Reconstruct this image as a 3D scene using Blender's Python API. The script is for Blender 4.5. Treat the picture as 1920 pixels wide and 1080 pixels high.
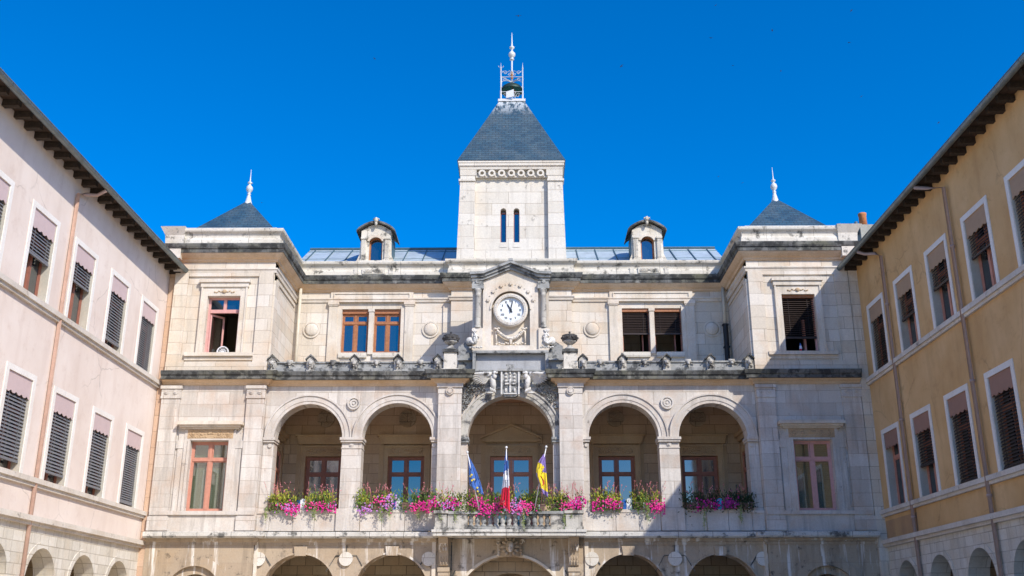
import bpy, bmesh, math, random
from mathutils import Vector, Matrix
R = math.radians
rnd = random.Random(7)
PI = math.pi
sc = bpy.context.scene
for o in list(bpy.data.objects): bpy.data.objects.remove(o)

# ------------------------------------------------------------------ camera
cd = bpy.data.cameras.new('camera'); cam = bpy.data.objects.new('camera', cd)
sc.collection.objects.link(cam); sc.camera = cam
cd.sensor_width = 36; cd.lens = 1898.4 / 1920 * 36; cd.clip_end = 2000; cd.clip_start = .1
cam.location = (.454, 0, 1.6); cam.rotation_euler = (R(90 + 18.577), 0, R(.583))

# ------------------------------------------------------------------ light
SUN = Vector((.79, -1.0, 1.01)).normalized()
sd = bpy.data.lights.new('sun', 'SUN'); sun = bpy.data.objects.new('sun', sd); sc.collection.objects.link(sun)
sd.energy = 3.3; sd.angle = R(.53); sd.color = (1, .93, .82)
sun.rotation_euler = SUN.to_track_quat('Z', 'Y').to_euler(); sun.location = (30, -30, 40)
w = bpy.data.worlds.new('World'); sc.world = w; w.use_nodes = True
nt = w.node_tree; bg = nt.nodes['Background']
sky = nt.nodes.new('ShaderNodeTexSky'); sky.sky_type = 'NISHITA'; sky.sun_disc = False
sky.sun_elevation = math.asin(SUN.z); sky.sun_rotation = math.atan2(SUN.x, SUN.y)
sky.air_density = 1.0; sky.dust_density = 1.6; sky.ozone_density = 3.0; sky.altitude = 600
hs = nt.nodes.new('ShaderNodeHueSaturation'); hs.inputs['Saturation'].default_value = 2.0; hs.inputs['Value'].default_value = 1.0
hs.inputs['Hue'].default_value = .508
nt.links.new(sky.outputs[0], hs.inputs['Color']); nt.links.new(hs.outputs[0], bg.inputs[0]); bg.inputs[1].default_value = .148
sc.view_settings.view_transform = 'Standard'; sc.view_settings.look = 'None'
sc.view_settings.exposure = .58; sc.view_settings.gamma = 1

# ------------------------------------------------------------------ materials
def mat(name, col=(.5,.5,.5), rough=.7, metal=0, spec=.5):
    m = bpy.data.materials.new(name); m.use_nodes = True
    b = m.node_tree.nodes['Principled BSDF']
    b.inputs['Base Color'].default_value = (*col, 1); b.inputs['Roughness'].default_value = rough
    b.inputs['Metallic'].default_value = metal; b.inputs['Specular IOR Level'].default_value = spec
    return m
class NT:
    def __init__(s, m): s.m = m; s.t = m.node_tree; s.b = s.t.nodes['Principled BSDF']
    def n(s, ty, **kw):
        nd = s.t.nodes.new('ShaderNode' + ty)
        for k, v in kw.items():
            if k.startswith('i_'):
                key = k[2:]; key = int(key) if key.isdigit() else key.replace('_', ' ')
                nd.inputs[key].default_value = v
            else: setattr(nd, k, v)
        return nd
    def l(s, a, b): s.t.links.new(a, b)
    def math(s, op, a, b=None, clamp=False):
        nd = s.t.nodes.new('ShaderNodeMath'); nd.operation = op; nd.use_clamp = clamp
        for i, v in enumerate((a, b)):
            if v is None: continue
            if isinstance(v, (int, float)): nd.inputs[i].default_value = v
            else: s.l(v, nd.inputs[i])
        return nd.outputs[0]
    def mix(s, f, a, b, blend='MIX'):
        nd = s.t.nodes.new('ShaderNodeMix'); nd.data_type = 'RGBA'; nd.blend_type = blend
        for sock, v in ((nd.inputs['Factor'], f), (nd.inputs['A'], a), (nd.inputs['B'], b)):
            if isinstance(v, (int, float)): sock.default_value = v
            elif isinstance(v, tuple): sock.default_value = (*v, 1)
            else: s.l(v, sock)
        return nd.outputs['Result']
    def ramp(s, f, stops):
        nd = s.t.nodes.new('ShaderNodeValToRGB'); cr = nd.color_ramp
        while len(cr.elements) < len(stops): cr.elements.new(.5)
        for e, (p, c) in zip(cr.elements, stops):
            e.position = p; e.color = (c, c, c, 1) if isinstance(c, (int, float)) else (*c, 1)
        s.l(f, nd.inputs[0]); return nd.outputs[0]
    def noise(s, vec, scale, detail=4, rough=.55, dist=0):
        nd = s.n('TexNoise'); nd.inputs['Scale'].default_value = scale; nd.inputs['Detail'].default_value = detail
        nd.inputs['Roughness'].default_value = rough; nd.inputs['Distortion'].default_value = dist
        if vec: s.l(vec, nd.inputs['Vector'])
        return nd.outputs['Fac']
    def scalev(s, vec, sx, sy, sz, off=(0,0,0)):
        nd = s.n('Mapping'); nd.inputs['Scale'].default_value = (sx, sy, sz); nd.inputs['Location'].default_value = off
        s.l(vec, nd.inputs['Vector']); return nd.outputs[0]
    def pos(s):
        return s.n('NewGeometry').outputs['Position']
    def wallvec(s):
        g = s.n('NewGeometry'); sx = s.n('SeparateXYZ'); s.l(g.outputs['Position'], sx.inputs[0])
        sn = s.n('SeparateXYZ'); s.l(g.outputs['True Normal'], sn.inputs[0])
        side = s.math('GREATER_THAN', s.math('ABSOLUTE', sn.outputs[0]), .7)
        u = s.math('ADD', s.math('MULTIPLY', sx.outputs[1], side), s.math('MULTIPLY', sx.outputs[0], s.math('SUBTRACT', 1, side)))
        c = s.n('CombineXYZ'); s.l(u, c.inputs[0]); s.l(sx.outputs[2], c.inputs[1]); return c.outputs[0], g.outputs['Position']
    def bump(s, h, strength=.3, dist=.02):
        b = s.n('Bump'); b.inputs['Strength'].default_value = strength; b.inputs['Distance'].default_value = dist
        s.l(h, b.inputs['Height']); s.l(b.outputs[0], s.b.inputs['Normal'])
    def color(s, c): s.l(c, s.b.inputs['Base Color'])

def stone(name, c1, c2, rowh=.5, bw=1.1, joint=.012, jcol=(.22,.16,.11), stain=(.55,.38,.22), stain_amt=.35,
          dark=(.09,.085,.08), dark_amt=.3, streak=.3, z_off=0.0, bumpy=.35, blocks=True, white=0.0, jdark=.8, pits=.0):
    m = mat(name, c1, .9, 0, .25); t = NT(m)
    wv, pos = t.wallvec()
    base = None
    if blocks:
        mp = t.scalev(wv, 1, 1, 1, (0.13, -z_off, 0))
        # vary the block lengths from course to course
        br = t.n('TexBrick', offset=.5, offset_frequency=2, squash=1.35, squash_frequency=3)
        t.l(mp, br.inputs['Vector']); br.inputs['Scale'].default_value = 1
        br.inputs['Mortar Size'].default_value = joint; br.inputs['Mortar Smooth'].default_value = .3
        br.inputs['Brick Width'].default_value = bw; br.inputs['Row Height'].default_value = rowh
        br.inputs['Color1'].default_value = (0,0,0,1); br.inputs['Color2'].default_value = (1,1,1,1); br.inputs['Mortar'].default_value = (.5,.5,.5,1)
        base = t.mix(br.outputs['Color'], c1, c2); jf = br.outputs['Fac']
    else:
        base = t.mix(t.ramp(t.noise(pos, .9, 3), [(.35,0),(.65,1)]), c1, c2)
    n1 = t.noise(pos, 1.1, 5, .6)
    col = t.mix(t.math('MULTIPLY', t.ramp(n1, [(.48,0),(.72,1)]), stain_amt), base, stain)
    st = t.scalev(pos, 2.2, 2.2, .22)
    n2 = t.noise(st, 1.6, 6, .65)
    col = t.mix(t.math('MULTIPLY', t.ramp(n2, [(.52,0),(.68,1)]), streak), col, tuple(x*.62 for x in c1))
    if white > 0:
        n5 = t.noise(t.scalev(pos, 3.5, 3.5, .3, (3,1,5)), 1.0, 4, .6)
        col = t.mix(t.math('MULTIPLY', t.ramp(n5, [(.56,0),(.66,1)]), white), col, (.78,.75,.70))
    n3 = t.noise(pos, 2.6, 8, .7)
    lo = .72 - dark_amt * .35
    col = t.mix(t.math('MULTIPLY', t.ramp(n3, [(lo,0),(lo+.1,1)]), .85), col, dark)
    n4 = t.noise(pos, 18, 5, .7)
    col = t.mix(.55, col, t.ramp(n4, [(.25,.72),(.75,1.12)]), 'MULTIPLY')
    if pits > 0:
        n6 = t.noise(pos, 34, 3, .6)
        col = t.mix(t.math('MULTIPLY', t.ramp(n6, [(.64,0),(.70,1)]), pits), col, dark)
    h = n4
    if blocks:
        col = t.mix(t.math('MULTIPLY', t.math('MULTIPLY', jf, jdark), t.ramp(t.noise(pos, 1.7, 3), [(.3,.35),(.62,1)])), col, jcol)
        h = t.math('SUBTRACT', t.math('MULTIPLY', n4, .5), jf)
    t.color(col); t.bump(h, bumpy, .02)
    return m

M = {}
CW1, CW2 = (.60,.53,.43), (.71,.655,.575)
M['stone'] = stone('pale ashlar stone', CW1, CW2, .485, 1.25, .010, stain=(.60,.39,.22), stain_amt=.42, dark_amt=.12, streak=.38, z_off=.02)
M['plain'] = stone('pale dressed stone', CW1, CW2, blocks=False, stain=(.58,.39,.24), stain_amt=.45, dark_amt=.2, streak=.5)
M['main'] = stone('greyer main floor ashlar', (.50,.455,.405), (.63,.59,.54), .485, 1.25, .010, stain=(.50,.33,.22), stain_amt=.5, dark_amt=.2, streak=.55, white=.35, z_off=.02, jdark=.65)
M['plain2'] = stone('greyer dressed stone', (.52,.475,.425), (.63,.59,.54), blocks=False, stain=(.48,.33,.22), stain_amt=.5, dark_amt=.3, streak=.6, white=.3)
M['sculpt'] = stone('dark mottled carved stone', (.58,.57,.53), (.70,.68,.64), blocks=False, stain=(.36,.35,.32), stain_amt=.5, dark=(.08,.08,.08), dark_amt=.42, streak=.4, pits=.6)  # random dark patches and fine pits over pale stone
M['panel'] = stone('blue grey panel stone', (.36,.37,.385), (.43,.435,.44), blocks=False, stain=(.28,.28,.28), stain_amt=.4, dark_amt=.1, streak=.5)  # blue grey cast paints in the shade lying on the panel
M['warm'] = stone('soffit stone with painted bounce light', (.62,.44,.28), (.68,.52,.36), blocks=False, stain=(.50,.32,.17), stain_amt=.6, dark_amt=.2, streak=.3)  # orange tint paints in warm light bounced up from the courtyard
M['tower'] = stone('white limestone ashlar', (.60,.56,.49), (.70,.67,.61), .56, 1.5, .010, stain=(.58,.45,.30), stain_amt=.22, dark_amt=.32, streak=.3, z_off=.12, pits=.6)
M['towerp'] = stone('white limestone blocks', (.60,.56,.49), (.70,.67,.61), .56, 3.1, .010, stain=(.58,.45,.30), stain_amt=.25, dark_amt=.32, streak=.3, z_off=.12, pits=.55)
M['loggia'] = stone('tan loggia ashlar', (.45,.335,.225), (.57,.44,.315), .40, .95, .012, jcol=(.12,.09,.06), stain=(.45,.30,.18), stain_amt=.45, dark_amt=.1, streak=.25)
M['carved'] = stone('tan carved stone', (.44,.31,.19), (.52,.39,.25), blocks=False, stain_amt=.3, dark_amt=.1, streak=.2)
M['rust'] = stone('stained ground floor stone', (.40,.32,.235), (.50,.42,.32), 1.25, 2.6, .006, jcol=(.14,.11,.08), stain=(.42,.30,.18), stain_amt=.5, dark=(.07,.06,.05), dark_amt=.4, streak=.7, white=.85, z_off=.1, jdark=.5)
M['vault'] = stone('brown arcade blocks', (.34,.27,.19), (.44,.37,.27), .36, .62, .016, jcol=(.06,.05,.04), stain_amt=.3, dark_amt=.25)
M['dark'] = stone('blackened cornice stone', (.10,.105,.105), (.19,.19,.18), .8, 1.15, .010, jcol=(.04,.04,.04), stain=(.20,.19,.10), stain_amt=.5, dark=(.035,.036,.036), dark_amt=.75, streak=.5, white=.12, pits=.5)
M['mid'] = stone('grey weathered stone', (.44,.42,.38), (.54,.52,.47), .9, 1.3, .008, jcol=(.12,.11,.10), stain=(.36,.32,.24), stain_amt=.5, dark=(.08,.08,.078), dark_amt=.66, streak=.7, pits=.6)
M['grey'] = stone('grey dressed stone', (.26,.27,.27), (.42,.42,.40), blocks=False, stain=(.22,.21,.17), stain_amt=.5, dark=(.05,.052,.053), dark_amt=.62, streak=.7, pits=.4)
M['lichen'] = stone('lichened slab stone', (.56,.55,.51), (.64,.62,.57), .9, 1.25, .012, jcol=(.05,.05,.05), stain=(.38,.37,.33), stain_amt=.6, dark=(.06,.062,.06), dark_amt=.55, streak=.3, pits=.85)
M['attic'] = stone('weathered parapet stone', (.62,.58,.50), (.70,.66,.58), .9, 1.4, .01, jcol=(.15,.13,.10), stain=(.40,.33,.22), stain_amt=.5, dark=(.07,.068,.06), dark_amt=.5, streak=.3, pits=.55)
M['urn'] = stone('black urn stone', (.06,.06,.06), (.11,.105,.1), blocks=False, stain=(.25,.20,.10), stain_amt=.3, dark=(.02,.02,.02), dark_amt=.6)
M['base'] = stone('rough white base blocks', (.58,.54,.46), (.70,.67,.60), .30, .55, .014, jcol=(.30,.26,.20), stain=(.50,.36,.20), stain_amt=.35, dark_amt=.2, streak=.4)
M['strip'] = stone('terracotta quoin stone', (.50,.34,.24), (.56,.40,.29), .62, 2.0, .012, stain_amt=.3, dark_amt=.1)

def plaster(name, c, c2, stain, crack=.5):
    m = mat(name, c, .93, 0, .15); t = NT(m); p = t.pos()
    col = t.mix(t.ramp(t.noise(p, .5, 5, .6), [(.35,0),(.7,1)]), c, c2)
    col = t.mix(t.math('MULTIPLY', t.ramp(t.noise(t.scalev(p, 1.1,1.1,.22), 1.6, 5, .6), [(.50,0),(.72,1)]), .3), col, stain)
    col = t.mix(t.math('MULTIPLY', t.ramp(t.noise(p, 2.3, 7, .75), [(.54,0),(.70,1)]), .4), col, stain)
    v = t.n('TexVoronoi', feature='DISTANCE_TO_EDGE'); v.inputs['Scale'].default_value = .42
    dn = t.n('TexNoise'); dn.inputs['Scale'].default_value = 1.4; dn.inputs['Detail'].default_value = 6; t.l(p, dn.inputs['Vector'])
    mx = t.n('Mix', data_type='VECTOR'); mx.inputs['Factor'].default_value = .35; t.l(p, mx.inputs['A']); t.l(dn.outputs['Color'], mx.inputs['B'])
    t.l(mx.outputs['Result'] if 'Result' in mx.outputs else mx.outputs[1], v.inputs['Vector'])
    ck = t.math('MULTIPLY', t.ramp(v.outputs[0], [(0,1),(.006,0)]), t.ramp(t.noise(p, .7, 2), [(.45,0),(.55,1)]))
    col = t.mix(t.math('MULTIPLY', ck, crack), col, tuple(x*.45 for x in c))
    t.color(col); t.bump(t.noise(p, 12, 5, .7), .18, .02); return m
M['pink'] = plaster('pale pink plaster', (.68,.575,.50), (.76,.67,.60), (.54,.42,.35))
M['ochre'] = plaster('ochre plaster', (.58,.355,.155), (.70,.47,.24), (.40,.23,.10), .4)
M['ochre_worn'] = plaster('worn ochre plaster', (.42,.26,.15), (.55,.35,.17), (.25,.15,.10), .6)
M['trim'] = stone('painted window surround', (.78,.74,.68), (.82,.79,.74), blocks=False, stain=(.6,.5,.4), stain_amt=.2, dark_amt=.02, streak=.15)
M['jamb'] = stone('grey stone jamb', (.42,.40,.34), (.50,.48,.42), blocks=False, stain_amt=.15, dark_amt=.1)
M['band'] = stone('string course stone', (.62,.56,.48), (.70,.65,.58), blocks=False, stain=(.45,.36,.26), stain_amt=.45, dark=(.16,.14,.12), dark_amt=.35, streak=.3)

def slate(name, axis='x', c1=(.014,.050,.088), c2=(.032,.085,.130)):
    m = mat(name, c1, .5, 0, .5); t = NT(m); wv, p = t.wallvec()
    br = t.n('TexBrick', offset=.5); t.l(wv, br.inputs['Vector']); br.inputs['Scale'].default_value = 1
    br.inputs['Mortar Size'].default_value = .010; br.inputs['Brick Width'].default_value = .30; br.inputs['Row Height'].default_value = .125
    br.inputs['Color1'].default_value = (0,0,0,1); br.inputs['Color2'].default_value = (1,1,1,1); br.inputs['Mortar'].default_value = (.2,.2,.2,1)
    col = t.mix(br.outputs['Color'], c1, c2)
    col = t.mix(t.math('MULTIPLY', t.ramp(t.noise(p, 1.2, 5, .65), [(.42,0),(.68,1)]), .6), col, (.085,.12,.14))
    col = t.mix(t.math('MULTIPLY', t.ramp(t.noise(p, 5, 5, .7), [(.62,0),(.7,1)]), .5), col, (.22,.15,.09))
    col = t.mix(t.math('MULTIPLY', br.outputs['Fac'], .8), col, (.02,.03,.035))
    # bird droppings under the bell cage
    sx = t.n('SeparateXYZ'); t.l(p, sx.inputs[0])
    hm = t.ramp(t.math('MULTIPLY', t.math('SUBTRACT', sx.outputs[2], 24.0), .5, True), [(.35,0),(.95,1)])
    drip = t.ramp(t.noise(t.scalev(p, 7, 7, .7), 1.0, 4, .6), [(.42,0),(.56,1)])
    if name == 'tower slate': col = t.mix(t.math('MULTIPLY', hm, drip), col, (.62,.66,.68))
    t.color(col); t.bump(t.math('SUBTRACT', t.math('MULTIPLY', br.outputs['Color'], .3), br.outputs['Fac']), .6, .02); return m
M['slate_t'] = slate('tower slate'); M['slate'] = slate('blue grey slate')
def simple(name, c, rough=.6, metal=0, var=.25, scale=6, spec=.4, c2=None, amt=.5):
    m = mat(name, c, rough, metal, spec); t = NT(m); p = t.pos()
    a = t.ramp(t.noise(p, scale, 5, .65), [(.3, 1-var), (.7, 1+var*.6)])
    col = t.mix(1.0, c, a, 'MULTIPLY')
    if c2: col = t.mix(t.math('MULTIPLY', t.ramp(t.noise(p, scale*1.7, 6, .7), [(.55,0),(.66,1)]), amt), col, c2)
    t.color(col); return m
M['zinc'] = simple('zinc roof sheet', (.50,.58,.61), .42, .3, .2, 2.5, c2=(.62,.67,.69))
M['zinc_d'] = simple('dark zinc flashing', (.10,.17,.20), .5, .4)
M['gutter'] = simple('zinc gutter', (.20,.24,.25), .42, .6, .2, 3)
M['wood_p'] = simple('pink painted wood', (.60,.32,.29), .6, 0, .12, 8)
M['wood_s'] = simple('salmon painted wood', (.52,.24,.17), .6, 0, .15, 8)
M['wood_r'] = simple('red brown wood', (.30,.12,.08), .55, 0, .2, 8)
M['wood_o'] = simple('orange varnished wood', (.36,.145,.06), .5, 0, .25, 8, c2=(.50,.30,.18), amt=.5)
M['wood_d'] = simple('dark maroon wood', (.12,.04,.035), .55, 0, .2, 8)
M['rafter'] = simple('dark old timber', (.045,.032,.022), .9, 0, .5, 12, c2=(.13,.09,.06))
M['board'] = simple('dark soffit board', (.06,.038,.026), .9, 0, .4, 6)
M['pipe_p'] = simple('pinkish drainpipe', (.50,.33,.26), .5, 0, .15, 5)
M['pipe_c'] = simple('cream drainpipe', (.55,.50,.40), .5, 0, .15, 5)
M['pipe_m'] = simple('mauve drainpipe', (.40,.29,.25), .5, 0, .12, 5)
M['pipe_k'] = simple('black iron pipe', (.02,.02,.022), .6, 0, .3, 5)
M['white'] = simple('white painted metal', (.60,.63,.66), .45, 0, .2, 20, c2=(.30,.17,.09), amt=.5)
M['rustm'] = simple('rusty metal', (.32,.14,.06), .8, 0, .3, 20)
M['bell'] = simple('verdigris bronze', (.03,.06,.05), .5, .5, .4, 8, c2=(.10,.09,.06))
M['bell_in'] = simple('green bell lining', (.015,.11,.085), .7, 0, .4, 6)
M['valp'] = simple('mauve pink valance', (.55,.43,.42), .8, 0, .06, 4)
M['valt'] = simple('terracotta valance', (.33,.19,.14), .8, 0, .08, 4)
M['valo'] = simple('tan valance', (.40,.27,.17), .8, 0, .08, 4)
M['slat'] = simple('grey blind slat', (.19,.195,.21), .45, .1, .1, 9)
M['slat_d'] = simple('dark brown blind slat', (.035,.022,.018), .5, .1, .2, 9)
M['slat_l'] = simple('cream blind slat', (.50,.50,.40), .6, 0, .1, 9)
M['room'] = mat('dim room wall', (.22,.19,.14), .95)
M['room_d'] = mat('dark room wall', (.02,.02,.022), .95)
M['grn'] = mat('dark green cupboard', (.01,.05,.04), .6)
M['black'] = mat('black paint', (.012,.014,.018), .4)
M['dial'] = simple('white enamel dial', (.74,.78,.80), .35, 0, .04, 9)
M['clay'] = simple('orange clay pot', (.52,.20,.08), .8, 0, .25, 9)
M['cement'] = simple('grey cement', (.36,.36,.32), .9, 0, .2, 6)
M['trough'] = simple('brown planter plastic', (.17,.10,.08), .55, 0, .15, 9)
M['clip'] = mat('metal clip', (.45,.46,.48), .4, .6)
M['ceil'] = simple('salmon loggia ceiling', (.50,.28,.17), .8, 0, .12, 3)
M['tile'] = simple('roof tiles', (.36,.17,.10), .85, 0, .35, 8)
M['blue'] = mat('blue plastic', (.01,.10,.38), .4); M['whitep'] = mat('white plastic', (.72,.74,.76), .4); M['cyan'] = mat('light blue plastic', (.05,.42,.70), .4)
M['red'] = mat('red paint', (.42,.015,.015), .45)
def glass(name, c, ior=2.0):
    m = mat(name, c, .04, 0, .6); m.node_tree.nodes['Principled BSDF'].inputs['IOR'].default_value = ior
    t = NT(m); t.bump(t.noise(t.pos(), .9, 1), .05, .03); return m
M['glass'] = glass('dark window glass', (.012,.02,.028), 2.3)
def clear_glass():
    m = mat('clear window glass', (.8,.85,.85), .03); t = NT(m)
    tr = t.n('BsdfTransparent'); tr.inputs[0].default_value = (.75,.80,.74,1)
    gl = t.n('BsdfGlossy'); gl.inputs['Roughness'].default_value = .03
    mx = t.n('MixShader'); mx.inputs[0].default_value = .22
    t.l(tr.outputs[0], mx.inputs[1]); t.l(gl.outputs[0], mx.inputs[2])
    t.l(mx.outputs[0], t.t.nodes['Material Output'].inputs['Surface']); return m
M['clear'] = clear_glass()
def cloth(name, c):
    m = mat(name, c, .85, 0, .2)
    b = m.node_tree.nodes['Principled BSDF']; b.inputs['Sheen Weight'].default_value = .2
    return m
M['f_blue'] = cloth('blue cloth', (.06,.16,.50)); M['f_white'] = cloth('white cloth', (.75,.76,.80)); M['f_red'] = cloth('red cloth', (.70,.015,.05))
M['f_yel'] = cloth('yellow cloth', (.80,.62,.03)); M['f_pur'] = cloth('purple cloth', (.24,.17,.46))
M['leafy'] = simple('yellow green leaf', (.36,.38,.04), .7, 0, .35, 30); M['leafg'] = simple('green leaf', (.12,.21,.03), .7, 0, .4, 30)
M['leafd'] = simple('dark green leaf', (.025,.05,.015), .7, 0, .4, 30); M['leafl'] = simple('light trailing leaf', (.28,.36,.12), .7, 0, .3, 30)
M['mag'] = mat('magenta petal', (.62,.0,.24), .6); M['pnk'] = mat('pink petal', (.74,.04,.26), .6); M['lil'] = mat('lilac petal', (.48,.20,.55), .6)
M['vio'] = mat('dark magenta petal', (.36,.01,.22), .6); M['stalk'] = mat('reddish stalk', (.30,.12,.09), .8); M['rose'] = mat('dusty rose bloom', (.62,.22,.26), .7)

# ------------------------------------------------------------------ mesh builder with a wall frame
FRONT = lambda Y: (lambda a, d, z: (a, Y - d, z))
LEFTW = lambda X: (lambda a, d, z: (X + d, a, z))      # wall facing +x, a runs along y
RIGHTW = lambda X: (lambda a, d, z: (X - d, a, z))     # wall facing -x
WORLD = lambda a, d, z: (a, d, z)
class MB:
    def __init__(s, fr=WORLD): s.fr = fr; s.v = []; s.f = []; s.mi = []; s.cur = 0
    def add(s, vs, fs, fr=None):
        fr = fr or s.fr; n = len(s.v); s.v += [fr(*p) for p in vs]; s.f += [tuple(i + n for i in f) for f in fs]; s.mi += [s.cur] * len(fs)
        return s
    def box(s, a0, a1, d0, d1, z0, z1):
        vs = [(a, d, z) for z in (z0, z1) for d in (d0, d1) for a in (a0, a1)]
        return s.add(vs, [(0,1,3,2),(4,5,7,6),(0,1,5,4),(2,3,7,6),(0,2,6,4),(1,3,7,5)])
    def poly(s, pts, d0, d1):          # (a,z) outline extruded from d0 to d1
        n = len(pts); vs = [(a, d0, z) for a, z in pts] + [(a, d1, z) for a, z in pts]
        return s.add(vs, [tuple(range(n)), tuple(range(n, 2*n))] + [(i, (i+1) % n, n+(i+1) % n, n+i) for i in range(n)])
    def ring(s, ca, cz, r0, r1, d0, d1, a0=0, a1=PI, n=24):   # part ring prism
        full = abs(a1 - a0 - 2*PI) < 1e-6
        vs = []
        for i in range(n + (0 if full else 1)):
            t = a0 + (a1 - a0) * i / n; c, q = math.cos(t), math.sin(t)
            vs += [(ca+r0*c, d0, cz+r0*q), (ca+r1*c, d0, cz+r1*q), (ca+r1*c, d1, cz+r1*q), (ca+r0*c, d1, cz+r0*q)]
        m = len(vs) // 4; fs = []
        for i in range(n if full else n):
            j = (i + 1) % m
            if not full and i + 1 >= m: break
            for k in range(4): fs.append((4*i+k, 4*j+k, 4*j+(k+1) % 4, 4*i+(k+1) % 4))
        if not full: fs += [(0,1,2,3), tuple(4*(m-1)+k for k in (3,2,1,0))]
        return s.add(vs, fs)
    def disc(s, ca, cz, r, d0, d1, n=24, dome=0):
        pts = [(ca+r*math.cos(2*PI*i/n), cz+r*math.sin(2*PI*i/n)) for i in range(n)]
        if not dome: return s.poly(pts, d0, d1)
        vs = [(a, d0, z) for a, z in pts]; fs = []; K = 4
        for k in range(1, K):
            q = k / K; rr = r * math.cos(q*PI/2); dd = d1 + (dome) * math.sin(q*PI/2)
            vs += [(ca+rr*math.cos(2*PI*i/n), dd, cz+rr*math.sin(2*PI*i/n)) for i in range(n)]
        vs.append((ca, d1+dome, cz))
        for k in range(K-1):
            for i in range(n): fs.append((k*n+i, k*n+(i+1) % n, (k+1)*n+(i+1) % n, (k+1)*n+i))
        for i in range(n): fs.append(((K-1)*n+i, (K-1)*n+(i+1) % n, len(vs)-1))
        return s.add(vs, fs)
    def lathe(s, ca, cd_, prof, n=12, sq=1, a_off=0):
        vs = []
        for r, z in prof:
            for i in range(n):
                t = 2*PI*i/n + a_off; vs.append((ca + r*math.cos(t), cd_ + r*math.sin(t)*sq, z))
        fs = [(k*n+i, k*n+(i+1) % n, (k+1)*n+(i+1) % n, (k+1)*n+i) for k in range(len(prof)-1) for i in range(n)]
        fs += [tuple(range(n)), tuple(range((len(prof)-1)*n, len(prof)*n))]
        return s.add(vs, fs)
    def tube(s, pts, r, n=8, r2=None):
        P = [Vector(p) for p in pts]; vs = []; m = len(P)
        for k, p in enumerate(P):
            t = (P[min(k+1, m-1)] - P[max(k-1, 0)]).normalized()
            up = Vector((0,0,1)) if abs(t.z) < .9 else Vector((1,0,0))
            u = t.cross(up).normalized(); v = t.cross(u)
            rr = r if r2 is None else r + (r2 - r) * k / (m - 1)
            vs += [tuple(p + u*rr*math.cos(2*PI*i/n) + v*rr*math.sin(2*PI*i/n)) for i in range(n)]
        fs = [(k*n+i, k*n+(i+1) % n, (k+1)*n+(i+1) % n, (k+1)*n+i) for k in range(m-1) for i in range(n)] + [tuple(range(n)), tuple(range((m-1)*n, m*n))]
        return s.add(vs, fs)
    def ell(s, c, r, n=8, rot=None):
        vs = []; fs = []; K = max(4, n // 2 + 1)
        for k in range(1, K):
            ph = PI * k / K
            for i in range(n):
                t = 2*PI*i/n; vs.append(Vector((r[0]*math.sin(ph)*math.cos(t), r[1]*math.sin(ph)*math.sin(t), r[2]*math.cos(ph))))
        vs += [Vector((0,0,r[2])), Vector((0,0,-r[2]))]
        if rot: vs = [rot @ v for v in vs]
        vs = [tuple(v + Vector(c)) for v in vs]
        for k in range(K-2):
            for i in range(n): fs.append((k*n+i, k*n+(i+1) % n, (k+1)*n+(i+1) % n, (k+1)*n+i))
        T, B = (K-1)*n, (K-1)*n+1
        for i in range(n): fs += [(i, (i+1) % n, T), ((K-2)*n+i, (K-2)*n+(i+1) % n, B)]
        return s.add(vs, fs)
    def wall(s, a0, a1, z0, z1, d0, d1, holes=()):
        """slab a0..a1 x z0..z1 from front d0 to back d1; holes (x0,x1,zb,zt[,rise]); rise>0 adds an arc above zt"""
        H = []
        for h in holes:
            x0, x1, zb, zt = h[:4]; rise = h[4] if len(h) > 4 else 0
            H.append((x0, x1, max(zb, z0), zt, rise, zt + rise + (.04 if rise else 0)))
        A = sorted({a0, a1, *[h[0] for h in H], *[h[1] for h in H]}); Z = sorted({z0, z1, *[h[2] for h in H], *[h[5] for h in H], *[h[3] for h in H]})
        Z = [z for z in Z if z0 <= z <= z1]
        for i in range(len(A)-1):
            for j in range(len(Z)-1):
                ca, cz = (A[i]+A[i+1])/2, (Z[j]+Z[j+1])/2
                if any(h[0] < ca < h[1] and h[2] < cz < h[5] for h in H): continue
                for d in (d0, d1): s.add([(A[i],d,Z[j]),(A[i+1],d,Z[j]),(A[i+1],d,Z[j+1]),(A[i],d,Z[j+1])], [(0,1,2,3)])
        for (p, q) in (((a0,z0),(a1,z0)),((a1,z0),(a1,z1)),((a1,z1),(a0,z1)),((a0,z1),(a0,z0))):
            if p[1] == q[1] == z0 and any(h[2] <= z0 for h in H): continue
            s.add([(p[0],d0,p[1]),(q[0],d0,q[1]),(q[0],d1,q[1]),(p[0],d1,p[1])], [(0,1,2,3)])
        for x0, x1, zb, zt, rise, ztop in H:
            segs = [((x0,zb),(x0,zt)), ((x1,zt),(x1,zb))]
            if zb > z0: segs.append(((x1,zb),(x0,zb)))
            if rise:
                hw = (x1-x0)/2; r = (hw*hw + rise*rise)/(2*rise); cz = zt + rise - r; cx = (x0+x1)/2
                th = math.asin(min(1, hw/r)); th = th if rise <= hw + 1e-6 else PI - th
                n = 24; arc = [(cx - r*math.sin(th*(1-2*i/n)), cz + r*math.cos(th*(1-2*i/n))) for i in range(n+1)]
                arc[0] = (x0, zt); arc[-1] = (x1, zt)
                for i in range(n):
                    p, q = arc[i], arc[i+1]; segs.append((p, q))
                    for d in (d0, d1): s.add([(p[0],d,p[1]),(q[0],d,q[1]),(q[0],d,ztop),(p[0],d,ztop)], [(0,1,2,3)])
            else: segs.append(((x0,zt),(x1,zt)))
            for p, q in segs: s.add([(p[0],d0,p[1]),(q[0],d0,q[1]),(q[0],d1,q[1]),(p[0],d1,p[1])], [(0,1,2,3)])
        return s
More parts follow.
